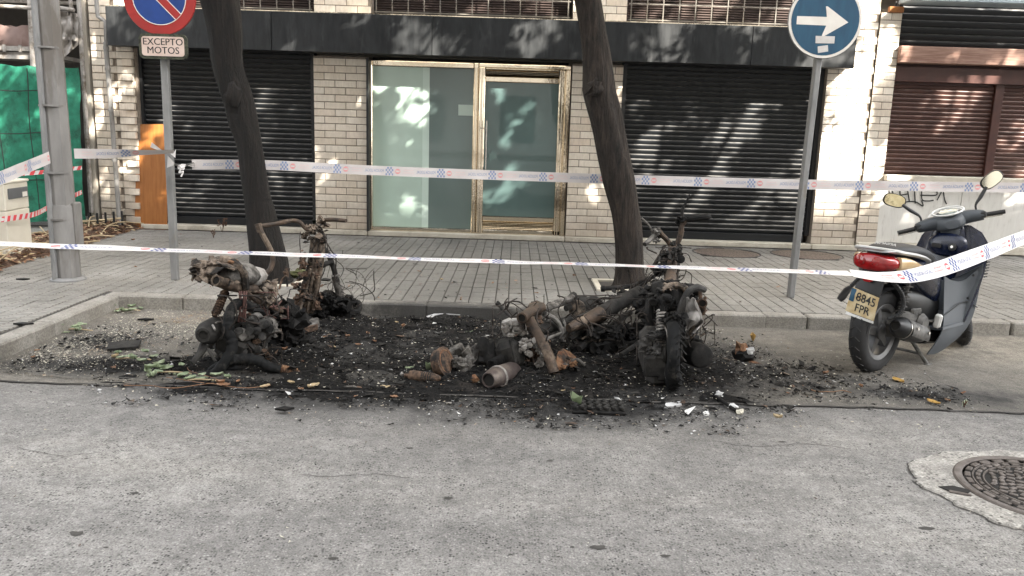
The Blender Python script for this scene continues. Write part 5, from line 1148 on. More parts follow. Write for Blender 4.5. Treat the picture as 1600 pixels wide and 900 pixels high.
b = MB(); lumps(b, rg, 390, 440, 425, 470, 5.2, 5.45, 10, .02, .05, .8); scraps(b, rg, 390, 440, 440, 478, 5.15, 5.45, 14, .03, .06); scraps(b, rg, 432, 470, 450, 525, 5.4, 5.6, 7, .03, .05); ao('seat_pan_shreds', b, m_rust2, kind='stuff')
b = MB(); spring(b, P(352, 456, 5.15), P(337, 490, 5.0), .024, 9, .006); tb(b, [(354, 452, 5.15), (335, 494, 5.0)], .018, 8); ao('shock_absorber', b, m_rust)
b = MB(); lumps(b, rg, 345, 500, 420, 560, 5.0, 5.4, 16, .04, .085, .5); b.box(P(365, 538, 5.0), (.2, .16, .11), R=Matrix.Rotation(.4, 3, 'Y'), b=.02); b.box(P(395, 520, 5.25), (.14, .14, .16), R=Matrix.Rotation(.2, 3, 'Y'), b=.025); ao('engine', b, m_burnt2)
b = MB(); tb(b, [(398, 497, 5.2), (407, 510, 5.15), (405, 525, 5.12)], [.05, .055, .05], 12); b.lump(P(378, 523, 5.0), (.085, .07, .04), 6, .25); b.lathe([(.03, 0), (.042, 0), (.042, .04)], P(424, 505, 5.25), (-.3, -1, .1), 12, cap=False); lumps(b, rg, 395, 500, 430, 545, 5.1, 5.3, 8, .02, .035, .7); ao('engine_casing', b, m_ashmetal)
b = MB(); d = (P(352, 505, 5.25)-P(318, 523, 4.82)).normalized(); b.lathe([(.03, .0), (.045, 0), (.052, .015), (.066, .05), (.075, .09), (.078, .26), (.06, .34), (0, .345)], P(317, 524, 4.8), d, 20, cap=False); b.lathe([(.03, 0), (.028, .04), (0, .04)], P(317, 524, 4.8), d, 16, cap=False); mA = ao('muffler', b, m_burnt2); ao('outlet_shade', MB().lathe([(.03, 0), (.03, .004)], P(317, 524, 4.8)+d*.01, d, 16), m_void, mA)
b = MB(); tb(b, [(334, 507, 4.9), (342, 503, 4.95), (352, 506, 4.95)], .008, 6); tb(b, [(332, 508, 4.86), (336, 515, 4.82)], .007, 6); ao('bright_clip', b, m_pale)
b = MB(); tb(b, [(319, 540, 4.85), (312, 553, 4.8), (300, 567, 4.75)], [.03, .022, .016], 8); tb(b, [(325, 545, 4.8), (337, 565, 4.75)], .01, 6); ao('stand', b, m_burnt2)
b = MB()
for x in (374, 377, 381, 385): b.tube(PT([(x, 455, 5.03), (x+rg.uniform(-2, 2), 480, 4.98), (x+rg.uniform(-4, 3), 503, 4.97)]), .007, 5, smooth=4)
tb(b, [(420, 480, 5.25), (432, 478, 5.3), (440, 470, 5.35)], .006, 5); wires(b, rg, 400, 465, 440, 490, 5.2, 5.4, 7, .004); ao('reddened_cables', b, m_wirered, kind='stuff')
b = MB(); wires(b, rg, 330, 470, 430, 575, 4.9, 5.2, 24, .004, 34); ao('burnt_cables', b, m_wire, kind='stuff')
b = MB(); scraps(b, rg, 400, 545, 435, 575, 5.0, 5.2, 10, .02, .04); b.lump(P(448, 425, 5.9), (.02, .02, .04), 3, .5); tb(b, [(436, 452, 5.6), (441, 437, 5.62), (448, 432, 5.6), (449, 448, 5.6)], .008, 6); ao('bracket_shreds', b, m_rust, kind='stuff')
b = MB(); lumps(b, rg, 385, 478, 470, 555, 5.35, 6.0, 34, .03, .075, .7); scraps(b, rg, 380, 465, 475, 555, 5.3, 5.9, 34, .025, .08); wires(b, rg, 385, 460, 475, 550, 5.3, 5.9, 22, .0045, 30); ao('charred_core', b, m_burnt, kind='stuff')
b = MB(); scraps(b, rg, 345, 440, 440, 500, 4.98, 5.4, 16, .012, .035); lumps(b, rg, 375, 505, 430, 560, 5.0, 5.2, 5, .012, .024, .9); ao('rusty_fragments', b, m_rust, kind='stuff')
b = MB()
for k in range(16): b.box(P(rg.uniform(345, 425), rg.uniform(500, 562), rg.uniform(4.93, 5.15)), (rg.uniform(.03, .09), rg.uniform(.03, .08), rg.uniform(.02, .06)), R=Matrix.Rotation(rg.uniform(-.7, .7), 3, 'Y') @ Matrix.Rotation(rg.uniform(-.5, .5), 3, 'Z'), b=.008)
for k in range(9): b.lathe([(.02, 0), (.026, .008), (.026, .02), (.01, .024)], P(rg.uniform(350, 425), rg.uniform(505, 555), 4.95), (rg.uniform(-.5, .5), -1, rg.uniform(-.1, .6)), 10)
ao('engine_fittings', b, m_case, kind='stuff')
H = thing('burnt_hose', 'thick black burnt hose lying over the left wreck, ending in a rusty spring', 'hose', P(335, 588, 4.82))
b = MB(); tb(b, [(392, 480, 5.1), (372, 474, 5.0), (359, 490, 4.93), (357, 515, 4.88), (363, 540, 4.86), (352, 565, 4.82), (334, 586, 4.80), (330, 582, 4.83), (348, 570, 4.84), (372, 561, 4.85), (400, 563, 4.86), (420, 573, 4.88), (438, 577, 4.9)], [.034*(1+.22*mnoise.noise(V((i*.7, 3, 1)))+.16*mnoise.noise(V((i*2.3, 7, 1)))) for i in range(85)], 12, 7); obj('hose', b, m_rubber, H)
b = MB(); spring(b, P(434, 575, 4.9), P(463, 582, 4.93), .026, 10, .006); tb(b, [(434, 575, 4.9), (468, 583, 4.93)], .016, 8); obj('spring', b, m_orange, H)
# ---- middle wreck
rg = random.Random(33)
Bk = thing('burnt_motorbike', 'burnt motorbike lying on its side between the other two wrecks', 'burnt motorbike', G(860, 560))
def bo(n, b, m_, par=None, **k): return obj(n, b, m_, par or Bk, **k)
b = MB(); hollow(b, [(866, 583, 4.93), (856, 552, 5.0), (836, 515, 5.12), (823, 492, 5.22)], .034); bo('down_tube', b, [m_tube, m_void])
b = MB(); hollow(b, [(815, 497, 5.08), (830, 487, 5.25), (846, 480, 5.4)], .036); b.box(P(836, 482, 5.45), (.10, .16, .075), R=Matrix.Rotation(-.4, 3, 'Y'), b=.02); bo('steering_head', b, [m_tube, m_void])
b = MB(); tb(b, [(842, 488, 5.5), (860, 478, 5.7), (878, 470, 5.85), (895, 465, 5.95)], .026, 9); tb(b, [(850, 484, 5.55), (880, 474, 5.8)], .02, 8); bo('top_tube', b, m_ashmetal)
b = MB(); tb(b, [(905, 505, 5.6), (935, 492, 5.75), (965, 475, 5.9), (1000, 456, 6.1)], [.055, .06, .058, .05], 14); bo('fork_tube', b, m_rust if False else m_burnt2)
b = MB(); tb(b, [(888, 513, 5.45), (912, 503, 5.57), (938, 490, 5.72)], [.028, .048, .056], 12); bo('rusted_sleeve', b, m_tube)
b = MB(); tb(b, [(832, 518, 5.45), (850, 513, 5.55), (868, 508, 5.65)], [.04, .048, .045], 12); tb(b, [(868, 508, 5.65), (890, 498, 5.8)], .03, 10); bo('damper', b, m_burnt2)
b = MB(); tb(b, [(850, 490, 5.5), (868, 500, 5.55), (878, 518, 5.55), (880, 535, 5.5)], .02, 8); tb(b, [(880, 500, 5.6), (884, 515, 5.55), (874, 530, 5.5)], .010, 6); tb(b, [(845, 535, 5.35), (862, 526, 5.45), (880, 520, 5.55)], .012, 7); c = P(846, 532, 5.35); b.tube([c+V((.035*math.cos(a), 0, .035*math.sin(a))) for a in np.linspace(0, 6.283, 15)[:-1]], .009, 6, closed=True); bo('bracket_arms', b, m_ashmetal, kind='stuff')
b = MB(); tb(b, [(811, 548, 5.1), (825, 541, 5.2), (840, 536, 5.3)], .014, 7); b.lump(P(811, 548, 5.1), .022, 3, .3); tb(b, [(842, 542, 5.3), (850, 560, 5.2)], .012, 6); bo('pedal_rod', b, m_pale)
b = MB(); b.box(P(803, 512, 5.25), (.16, .12, .10), R=Matrix.Rotation(-.3, 3, 'Y'), b=.02)
for k in range(9): b.box(P(rg.uniform(788, 822), rg.uniform(502, 526), 5.17), (rg.uniform(.03, .07), .05, rg.uniform(.03, .06)), R=Matrix.Rotation(rg.uniform(-.8, .8), 3, 'Y'), b=.01); b.lathe([(.016, 0), (.02, .01), (.02, .02), (.008, .024)], P(rg.uniform(815, 850), rg.uniform(530, 572), 5.08), (rg.uniform(-.4, .4), -1, rg.uniform(-.2, .5)), 9)
lumps(b, rg, 787, 502, 822, 525, 5.15, 5.3, 5, .014, .026, .7); lumps(b, rg, 815, 535, 850, 575, 5.08, 5.25, 9, .016, .03, .7); bo('melted_engine', b, m_pale)
b = MB(); b.box(P(797, 552, 5.15), (.17, .18, .20), R=Matrix.Rotation(-.35, 3, 'Y'), b=.04); b.tube(PT([(797, 530, 5.03), (806, 566, 5.0)]), .012, 6); lumps(b, rg, 785, 530, 825, 580, 5.1, 5.4, 10, .03, .06, .5); bo('crankcase', b, m_burnt2)
b = MB(); lumps(b, rg, 800, 500, 855, 575, 5.2, 5.5, 26, .018, .045, .8); scraps(b, rg, 790, 500, 860, 580, 5.1, 5.4, 26, .015, .05); bo('engine_scrap', b, m_rust, kind='stuff')
b = MB(); d = (P(808, 579, 5.05)-P(764, 594, 4.72)).normalized(); o_ = P(763, 594, 4.7); b.lathe([(.040, 0), (.046, 0), (.05, .008), (.062, .06), (.067, .10), (.068, .14), (.068, .30), (.06, .33), (0, .335)], o_, d, 26, cap=False); b.lathe([(.040, 0), (.038, .05), (0, .05)], o_, d, 18, cap=False); mf = bo('muffler', b, m_muff); bo('outlet_shade', MB().lathe([(.0385, .0), (.0385, .004)], o_+d*.012, d, 18), m_void, mf)
b = MB(); b.lathe([(.069, .105), (.073, .112), (.073, .124), (.069, .131)], o_, d, 26, cap=False); bo('muffler_band', b, m_pale, mf)
b = MB(); tb(b, [(782, 604, 4.72), (795, 600, 4.78), (812, 590, 4.9)], .006, 5); bo('muffler_wire', b, m_wire, mf)
b = MB()
for k in range(8): b.lathe([(.03, -.006), (.038, 0), (.03, .006)], P(768+k*3.2, 570-k*1.6, 4.95+k*.02), P(791, 558, 5.1)-P(768, 570, 4.95), 12, cap=False)
bo('bellows', b, m_burnt, kind='stuff')
b = MB(); b.prism(PT([(868, 578, 5.0), (870, 556, 5.1), (878, 550, 5.15), (890, 556, 5.2), (899, 564, 5.2), (888, 573, 5.1), (876, 578, 5.0)]), V((.01, .06, .01))); lumps(b, rg, 866, 556, 902, 578, 5.0, 5.15, 9, .012, .024, .6); bo('rusty_casing', b, m_orange)
b = MB(); tb(b, [(893, 565, 5.15), (902, 562, 5.15), (909, 567, 5.15), (914, 571, 5.15)], .012, 7); lumps(b, rg, 868, 568, 900, 580, 5.05, 5.15, 6, .012, .022, .6); bo('lever_arm', b, m_ashmetal, kind='stuff')
b = MB(); b.tube([P(940, 451, 6.6), P(960, 450, 6.65), P(988, 447, 6.7)], .021, 10); b.lathe([(.021, 0), (.027, .004), (.027, .03), (.021, .034)], P(939, 451, 6.6), (1, 0, 0), 12); gp = bo('handlebar_grip', b, m_burnt)
b = MB(); tb(b, [(988, 447, 6.7), (998, 452, 6.68), (1004, 463, 6.62), (1012, 470, 6.6), (1030, 472, 6.55)], .018, 8); tb(b, [(997, 450, 6.66), (1018, 434, 6.5), (1042, 420, 6.35)], .016, 8); tb(b, [(985, 448, 6.7), (1002, 440, 6.65), (1016, 433, 6.6)], .014, 7); bo('handlebar', b, m_burnt2)
b = MB(); lumps(b, rg, 960, 455, 1010, 478, 6.4, 6.65, 14, .02, .045, .8); scraps(b, rg, 950, 450, 1020, 480, 6.4, 6.7, 18, .015, .045); bo('clamp_remains', b, m_burnt2)
b = MB(); rows = []
for j in range(7):
    a = math.pi*.5*j/6; rows.append([P(903, 478, 6.1)+V((.12*math.cos(a)*math.cos(p)+.02, .09*math.cos(a)*math.sin(p), .10*math.sin(a)-.02)) for p in np.linspace(0, 6.283, 17)])
b.sheet(rows, .004); tb(b, [(868, 478, 5.8), (885, 470, 5.95), (897, 461, 6.05)], [.018, .022, .03], 8); bo('lamp_bowl', b, m_burnt2)
b = MB(); tb(b, [(884, 482, 5.95), (905, 474, 6.05), (925, 467, 6.15), (935, 470, 6.2), (943, 481, 6.25)], .024, 10); bo('elbow_pipe', b, m_burnt2)
bo('hub_disc', MB().lathe([(.06, 0), (.066, .01), (.066, .03), (.05, .04), (.02, .04)], P(902, 482, 6.0), (-.15, -1, .15), 20), m_rust2)
b = MB(); tb(b, [(779, 476, 5.8), (790, 487, 5.7), (803, 500, 5.55)], .014, 8); b.lump(P(778, 475, 5.8), .02, 2, .3); bo('side_stand', b, m_burnt2)
b = MB(); tb(b, [(786, 478, 5.9), (790, 470, 5.92), (793, 466, 5.95)], .005, 5); tb(b, [(793, 482, 5.9), (797, 472, 5.9), (808, 466, 5.95)], .005, 5); wires(b, rg, 780, 480, 850, 560, 5.1, 5.5, 22, .004); wires(b, rg, 860, 470, 960, 560, 5.5, 6.1, 26, .004, 40); bo('burnt_cables', b, m_wire, kind='stuff')
b = MB(); tb(b, [(905, 545, 5.5), (930, 525, 5.7), (960, 505, 6.0), (985, 488, 6.2)], .022, 8); tb(b, [(890, 530, 5.5), (915, 515, 5.7), (945, 500, 5.95)], .014, 7); tb(b, [(970, 555, 5.3), (1000, 535, 5.5), (1015, 525, 5.6)], .018, 8); bo('lower_fork', b, m_burnt2)
b = MB(); lumps(b, rg, 900, 510, 1005, 560, 5.5, 6.1, 34, .03, .07, .8); c = P(950, 535, 5.8)
b.tube([c+V((.24*math.cos(a), .20*math.sin(a), .05+.03*math.sin(2*a))) for a in np.linspace(0, 6.283, 33)[:-1]], .035, 8, closed=True); bo('burnt_front_wheel', b, m_burnt)
b = MB(); lumps(b, rg, 912, 526, 940, 535, 5.55, 5.62, 7, .012, .024, .9); tb(b, [(908, 530, 5.55), (920, 526, 5.55), (938, 532, 5.55)], .009, 6); bo('melted_hub', b, m_rust2)
# loose pieces of it lying to the left
d1 = thing('brake_drum', 'rusty brake drum lying on edge in the soot left of the muffler', 'brake drum', G(690, 590)); b = MB(); b.lathe([(.02, -.03), (.085, -.03), (.092, -.02), (.092, .015), (.1, .02), (.1, .035), (.07, .04), (.03, .045), (0, .045)], P(690, 567, 4.95), (.82, -.35, .35), 26); obj('drum', b, m_rust, d1); b = MB(); b.tube([P(690, 567, 4.95)+Matrix.Rotation(0, 3, 'Z') @ V((0, 0, 0))+V((.82, -.35, .35)).normalized()*.036+(V((.35, .82, 0)).normalized()*math.cos(a)+V((-.3, .12, .9)).normalized()*math.sin(a))*.075 for a in np.linspace(0, 6.283, 25)[:-1]], .006, 5, closed=True); obj('drum_rim', b, m_orange, d1)
d2 = thing('engine_cover', 'small grey finned engine cover with a thin rod, beside the brake drum', 'engine part', G(716, 575)); b = MB(); b.box(P(714, 549, 5.15), (.10, .10, .075), R=Matrix.Rotation(-.5, 3, 'Y'), b=.012)
for k in range(4): b.box(P(727+2.5*k, 556-2.5*k, 5.1), (.015, .08, .07), R=Matrix.Rotation(-.5, 3, 'Y'))
b.tube(PT([(709, 545, 5.15), (705, 535, 5.17), (703, 531, 5.18)]), .006, 6); lumps(b, rg, 700, 563, 718, 578, 4.95, 5.1, 7, .02, .035, .5); obj('cover', b, m_ashmetal, d2)
d3 = thing('shock_cylinder', 'rusty shock absorber lying flat at the left end of the middle wreck', 'shock absorber', G(660, 600)); b = MB(); dd = (G(690, 601)-G(640, 596)).normalized(); b.lathe([(0, 0), (.012, 0), (.012, .03), (.034, .035), (.037, .06), (.035, .15), (.032, .19), (.024, .22), (.012, .24)], G(632, 596)+V((0, 0, .04)), dd, 16); obj('cylinder', b, m_rust, d3)
b = MB()
for k in range(5): b.lathe([(.035, -.004), (.039, 0), (.035, .004)], G(632, 596)+V((0, 0, .04))+dd*(.12+.014*k), dd, 14, cap=False)
obj('cylinder_ribs', b, m_burnt2, d3, kind='stuff'); obj('rod_end', MB().lump(G(628, 594)+V((0, 0, .04)), .013, 2, .3), m_pale, d3)
d4 = thing('melted_lump', 'fluted pale lump of melted metal left of the muffler', 'melted metal', G(735, 585)); b = MB()
for k in range(5): b.lump(P(722+5.5*k, 582-9*k, 4.95+.05*k), (.035, .03, .05), k+2, .4, 4, 2, R=Matrix.Rotation(.4, 3, 'Y'))
obj('lump', b, m_ashmetal, d4)
d5 = thing('charred_dome', 'rounded black charred shell between the melted lump and the muffler', 'charred shell', G(755, 580)); obj('shell', MB().lump(P(757, 559, 5.15), (.09, .08, .11), 7, .3, 3, 3), m_burnt, d5); obj('knob', MB().lump(P(741, 593, 4.8), (.026, .02, .026), 2, .4), m_orange, d5)
# ---- right wreck
rg = random.Random(55)
Cw = thing('burnt_motor_scooter', 'burnt scooter standing upright with its back to the road beside the middle tree', 'burnt scooter', G(1045, 600))
def co(n, b, m_, par=None, **k): return obj(n, b, m_, par or Cw, **k)
wc = V((G(1050, 612).x, G(1050, 612).y+.06, .228)); wax = V((.985, -.17, .06)).normalized()
b = MB().lathe([(.17, -.046), (.2, -.052), (.235, -.048), (.256, -.03), (.262, 0), (.256, .03), (.235, .048), (.2, .052), (.17, .046), (.16, 0), (.17, -.046)], wc, wax, 34, cap=False); b.v = [tuple(wc+(V(p)-wc)*.87) for p in b.v]
b.v = [tuple(V(p)+V((mnoise.noise(V(p)*9)*.022, mnoise.noise(V(p)*9+V((5, 0, 0)))*.02, mnoise.noise(V(p)*11)*.03)) if p[2] > .05 else p) for p in b.v]; co('rear_tyre', b, m_rubber)
b = MB()
for k in range(30):
    a = 2*math.pi*k/30
    for sg in (-1, 1):
        e1_ = V((0, math.cos(a), math.sin(a))); e2_ = V((0, -math.sin(a), math.cos(a)))
        b.tube([wc+e1_*.226+wax*sg*.004, wc+(e1_*.224+e2_*.018)+wax*sg*.02, wc+(e1_*.212+e2_*.034)+wax*sg*.038], .0055, 4)
co('tread', b, m_burnt, kind='stuff')
co('wheel_rim', MB().lathe([(.148, -.045), (.135, -.04), (.125, 0), (.135, .04), (.148, .045)], wc, wax, 30, cap=False).lathe([(.06, -.06), (.06, .06)], wc, wax, 16), m_burnt2)
b = MB(); b.tube([wc-wax*.062+V((0, -.02, 0))+(V((0, -.25, .968))*math.cos(a)+V((0, -.968, -.25))*math.sin(a))*.175 for a in np.linspace(-.3, 2.0, 16)], .005, 6); co('rim_edge', b, m_pale)
b = MB(); b.box(P(1022, 555, 5.05), (.155, .42, .27), R=Matrix.Rotation(-.06, 3, 'Y') @ Matrix.Rotation(.2, 3, 'X'), b=.045); lumps(b, rg, 1008, 520, 1036, 590, 4.83, 4.95, 16, .02, .045, .4); co('engine_case', b, m_case)
b = MB(); b.box(P(1021, 573, 4.84), (.12, .03, .13), b=.01); b.box(P(1034, 578, 4.84), (.05, .03, .14), b=.01); co('case_cover', b, m_burnt2)
b = MB(); spring(b, P(1034, 486, 4.98), P(1032.5, 541, 4.88), .030, 11, .0075); sh_ = co('spring', b, m_pale); co('damper_rod', MB().tube(PT([(1035, 478, 4.99), (1032, 562, 4.86)]), .016, 10), m_burnt, sh_)
b = MB(); d = (P(1068, 545, 5.25)-P(1098, 556, 4.93)).normalized(); b.lathe([(.0, -.012), (.05, -.008), (.072, 0), (.08, .02), (.08, .22), (.06, .28)], P(1097, 557, 4.93), d, 24); b.tube(PT([(1062, 540, 5.2), (1075, 530, 5.2), (1095, 535, 5.1)]), .02, 8); co('muffler', b, m_burnt)
b = MB(); q = [(1032, 452, 5.15), (1075, 455, 5.15), (1078, 486, 5.1), (1034, 490, 5.1)]
b.sheet([[P(1034+4*i, 452+7*j+1.5*mnoise.noise(V((i, j, 2))), 5.12+.06*((i-5)/5)**2-.03*j*.3) for i in range(11)] for j in range(6)], .012); lumps(b, rg, 1035, 470, 1075, 500, 5.05, 5.25, 12, .03, .055, .5); co('underseat_tub', b, m_burnt)
b = MB(); tb(b, [(1034, 455, 5.1), (1044, 447, 5.12), (1058, 446, 5.14), (1072, 450, 5.12), (1078, 458, 5.1)], [.012, .02, .024, .018, .012], 8); lumps(b, rg, 1036, 445, 1078, 455, 5.1, 5.25, 10, .012, .025, .7); co('tub_lip', b, m_rust2)
b = MB(); tb(b, [(1062, 506, 5.0), (1063, 488, 5.0), (1068, 470, 5.0), (1077, 455, 5.02), (1089, 449, 5.05), (1101, 453, 5.08)], [.024, .024, .022, .022, .024, .02], 10); co('grab_bar', b, m_case)
rows = []
for j in range(12):
    t = j/11; r = []
    for i in range(9):
        f = i/8; xa = np.interp(t, [0, .4, 1], [1074, 1070, 1068]); xb = np.interp(t, [0, .4, .7, 1], [1086, 1096, 1099, 1084]); r.append(P(xa+(xb-xa)*f+1.5*mnoise.noise(V((f*4, t*5, 3))), 466+54*t+3*mnoise.noise(V((f*4, t*3, 9))), 4.93+.05*math.sin(f*6+t*4)+.10*mnoise.noise(V((f*3, t*4, 1)))))
    rows.append(r)
co('melted_panel', MB().sheet(rows, .008), m_pale2, ang=50)
b = MB(); tb(b, [(1078, 524, 4.98), (1084, 506, 4.97), (1094, 498, 5.0), (1100, 505, 5.02)], .013, 7); scraps(b, rg, 1076, 505, 1100, 528, 5.0, 5.1, 8, .015, .035); co('panel_shreds', b, m_rust2, kind='stuff')
b = MB(); tb(b, [(1094, 455, 5.12), (1095, 475, 5.1)], .013, 7); hollow(b, [(1098, 474, 5.0), (1096, 473, 5.12)], .03, 12); tb(b, [(1099, 480, 5.05), (1098, 492, 5.05)], .016, 7); lumps(b, rg, 1092, 465, 1102, 488, 5.05, 5.15, 5, .012, .022, .6); co('rusty_bracket', b, [m_rust, m_void])
b = MB(); tb(b, [(1015, 470, 5.15), (1014, 490, 5.1), (1016, 508, 5.08)], [.028, .03, .026], 10); hollow(b, [(1020, 472, 5.05), (1016, 470, 5.25)], .026, 12); tb(b, [(1028, 450, 5.2), (1032, 470, 5.1), (1030, 490, 5.08)], .02, 8); co('left_frame_tube', b, [m_burnt, m_void])
b = MB(); b.lump(P(1029, 458, 5.18), (.045, .04, .075), 4, .4); lumps(b, rg, 1022, 440, 1036, 480, 5.1, 5.3, 8, .02, .04, .6); co('left_casing', b, m_burnt2)
b = MB(); lumps(b, rg, 1040, 488, 1066, 528, 4.82, 5.0, 16, .022, .045, .7); scraps(b, rg, 1040, 486, 1072, 535, 4.78, 4.95, 16, .02, .05); co('burnt_mudguard', b, m_burnt)
b = MB(); tb(b, [(1046, 446, 5.55), (1049, 425, 5.8), (1051, 400, 5.95), (1051, 384, 6.05)], [.045, .04, .036, .034], 12); co('steering_column', b, m_tube)
b = MB(); tb(b, [(1051, 388, 6.05), (1043, 376, 6.05), (1034, 367, 6.03), (1029, 360, 6.02)], .020, 9); tb(b, [(1051, 388, 6.05), (1060, 376, 6.05), (1064, 364, 6.05), (1065, 352, 6.05), (1072, 344, 6.05)], .022, 9); hbC = co('handlebar', b, m_tube)
b = MB(); tb(b, [(1070, 344, 6.05), (1080, 342, 6.04), (1105, 339, 6.0), (1109, 341, 6.0)], [.018, .024, .027, .012], 10); lumps(b, rg, 1055, 339, 1074, 352, 6.0, 6.1, 8, .016, .03, .6); co('right_grip', b, m_burnt, hbC)
b = MB(); tb(b, [(1066, 340, 6.05), (1066, 328, 6.05), (1072, 316, 6.05), (1078, 304, 6.05)], [.014, .012, .008, .008], 7); co('mirror_stem', b, m_burnt, hbC)
b = MB(); tb(b, [(1002, 341, 6.0), (1012, 350, 6.0), (1020, 362, 6.0)], .009, 7); tb(b, [(1007, 382, 5.95), (1016, 374, 6.0), (1024, 366, 6.02)], .018, 8); lumps(b, rg, 1018, 360, 1030, 378, 5.97, 6.05, 6, .014, .026, .6); co('broken_left_bar', b, m_ashmetal, hbC)
co('horn', MB().lathe([(.012, -.004), (.03, 0), (.032, .012), (.032, .03), (.02, .04)], P(1064, 405, 5.8), (0, 1, -.1), 18), m_burnt, Cw)
b = MB(); lumps(b, rg, 1030, 392, 1042, 425, 5.8, 6.0, 9, .018, .035, .6); lumps(b, rg, 1040, 380, 1062, 440, 5.75, 6.05, 16, .012, .028, .7); scraps(b, rg, 1028, 385, 1066, 445, 5.7, 6.0, 18, .012, .035); co('headset_remains', b, m_burnt2, kind='stuff')
b = MB(); tb(b, [(1018, 422, 6.0), (1030, 402, 6.0), (1038, 392, 6.02)], .016, 8); tb(b, [(1040, 390, 5.95), (1036, 415, 5.9), (1040, 440, 5.7)], .007, 5); tb(b, [(1056, 390, 5.95), (1060, 420, 5.9), (1056, 445, 5.6)], .007, 5); tb(b, [(1066, 415, 5.85), (1072, 422, 5.85), (1066, 436, 5.8), (1055, 440, 5.8)], .004, 5); wires(b, rg, 1020, 395, 1070, 450, 5.7, 6.0, 16, .004); co('column_cables', b, m_wire, kind='stuff')
b = MB(); lumps(b, rg, 1010, 445, 1080, 530, 5.4, 6.1, 34, .03, .08, .7); scraps(b, rg, 1010, 450, 1090, 540, 5.3, 6.0, 24, .02, .06); co('charred_body', b, m_burnt, kind='stuff')
b = MB(); wires(b, rg, 1060, 500, 1106, 550, 4.95, 5.3, 18, .0035, 34); tb(b, [(1098, 488, 5.1), (1110, 498, 5.05), (1121, 509, 5.0)], .003, 5); wires(b, rg, 1005, 480, 1050, 560, 4.95, 5.3, 10, .004); co('loose_wires', b, m_wire, kind='stuff')
b = MB(); c = P(1045, 500, 6.35); b.tube([V((c.x, c.y, .26))+V((.10*math.cos(a)*.5, .23*math.cos(a), .24*math.sin(a))) for a in np.linspace(0, 6.283, 31)[:-1]], .04, 8, closed=True); co('front_wheel', b, m_burnt)
b = MB(); wires(b, rg, 900, 475, 1015, 560, 5.9, 6.5, 60, .004, 40); wires(b, rg, 900, 500, 1000, 560, 5.2, 5.6, 16, .0035, 34); wires(b, rg, 975, 425, 1030, 475, 6.1, 6.6, 20, .0035, 26)
tw_ = thing('wire_tangle', 'tangle of burnt wiring between the middle and right wrecks', 'wiring', G(960, 540)); obj('wires', b, m_wire, tw_, kind='stuff')
# ------------------------------------------------------------------ ASH, GRIT, LITTER
def sootv(x, y):
    v = -9
    for cx, cy, rx, ry, wt in SOOT: v = max(v, (1.12-math.hypot((x-cx)/rx, (y-cy)/ry))*wt)
    return v+.45*mnoise.noise(V((x*3.2, y*3.2, 0)))+.2*mnoise.noise(V((x*9, y*9, 3)))
def gz(x, y): return .016 if y > 4.6 else .004
ash = MB(); nx, ny = 230, 120
def ah(x, y):
    v = sootv(x, y); e = 0
    for cx, cy, r in ((-1.75, 5.1, .5), (-1.4, 6.2, .5), (.2, 5.15, .55), (.75, 5.9, .6), (1.0, 5.3, .35), (-.3, 5.0, .4), (-.3, 6.3, .6)): e = max(e, 1-math.hypot(x-cx, y-cy)/r/1.6)
    v -= .55*max(0, mnoise.noise(V((x*2.3, y*2.6, 11)))+.15)+(.6 if math.hypot((x-.75)/.3, (y-4.62)/.16) < 1 else 0)
    n = .5+.5*mnoise.noise(V((x*6, y*6, 1)))+.5*abs(mnoise.noise(V((x*17, y*17, 5))))+.4*abs(mnoise.noise(V((x*40, y*40, 2))))
    return -.012+min(1, max(0, v*1.6-.15))*(.014+.05*max(0, e)**1.2)*n*1.15
ash.sheet([[(x, y, gz(x, y)+ah(x, y)) for x in np.linspace(-2.6, 2.3, nx)] for y in np.linspace(4.40, 6.55, ny)])
m_ashbed = M('ash_bed', (.004, .004, .0041), (.011, .0107, .0104), (.026, .023, .021), rough=.95, scale=16, bmp=1, bscale=60, t3=.6, bd=.012, spec=.2)
tag(obj('ash_bed', ash, m_ashbed, ang=60), 'black crust of ash and melted plastic over the bay', 'ash', kind='stuff')
NR = np.random.default_rng(4)
def chips(name, label, mats, n, s0, s1, pos, flat=.6, cat='debris'):
    b = MB(); k = 0
    while k < n:
        p = pos()
        if p is None: continue
        k += 1; s_ = s0+(s1-s0)*NR.random()**2.2; q = NR.normal(size=(4, 3))*s_*.6; q[:, 2] = np.abs(q[:, 2])*flat
        b.cur = int(NR.integers(len(mats))); b.add([p+V(r) for r in q], [(0, 1, 2), (0, 2, 3), (0, 3, 1), (1, 3, 2)])
    return tag(obj(name, b, mats, smooth=False), label, cat, kind='stuff')
def psoot(lo):
    def f():
        x, y = NR.uniform(-3.2, 2.9), NR.uniform(4.05, 6.56); v = sootv(x, y)
        if v < lo+NR.random()*.5-.25: return None
        if NR.random() > .35+.65*max(0, mnoise.noise(V((x*4, y*4, 7)))*1.8+.4): return None
        return V((x, y, gz(x, y)+max(0, ah(x, y))+.003))
    return f
chips('charred_crumbs', 'black charred crumbs strewn round the wrecks', [m_ash, m_ash, m_burnt, m_burnt2], 17000, .004, .022, psoot(.12))
chips('charred_lumps', 'larger black charred lumps among the wrecks', [m_ash, m_burnt, m_burnt2], 900, .015, .05, psoot(.5))
chips('pale_grit', 'pale crumbs and grit sprinkled over the burnt bay', [m_grit, m_grit, m_flake], 5200, .004, .012, psoot(-.1))
def pcream():
    x, y = NR.normal(-2.5, .38), NR.normal(6.1, .3)
    if NR.random() < .35: x, y = NR.normal(-2.95, .25), NR.normal(5.25, .28)
    if not (-3.26 < x < -1.2 and 4.65 < y < 6.55): return None
    return V((x, y, .018))
chips('cream_granules', 'cream absorbent granules spread beside the left wreck', [m_grit], 5200, .004, .011, pcream)
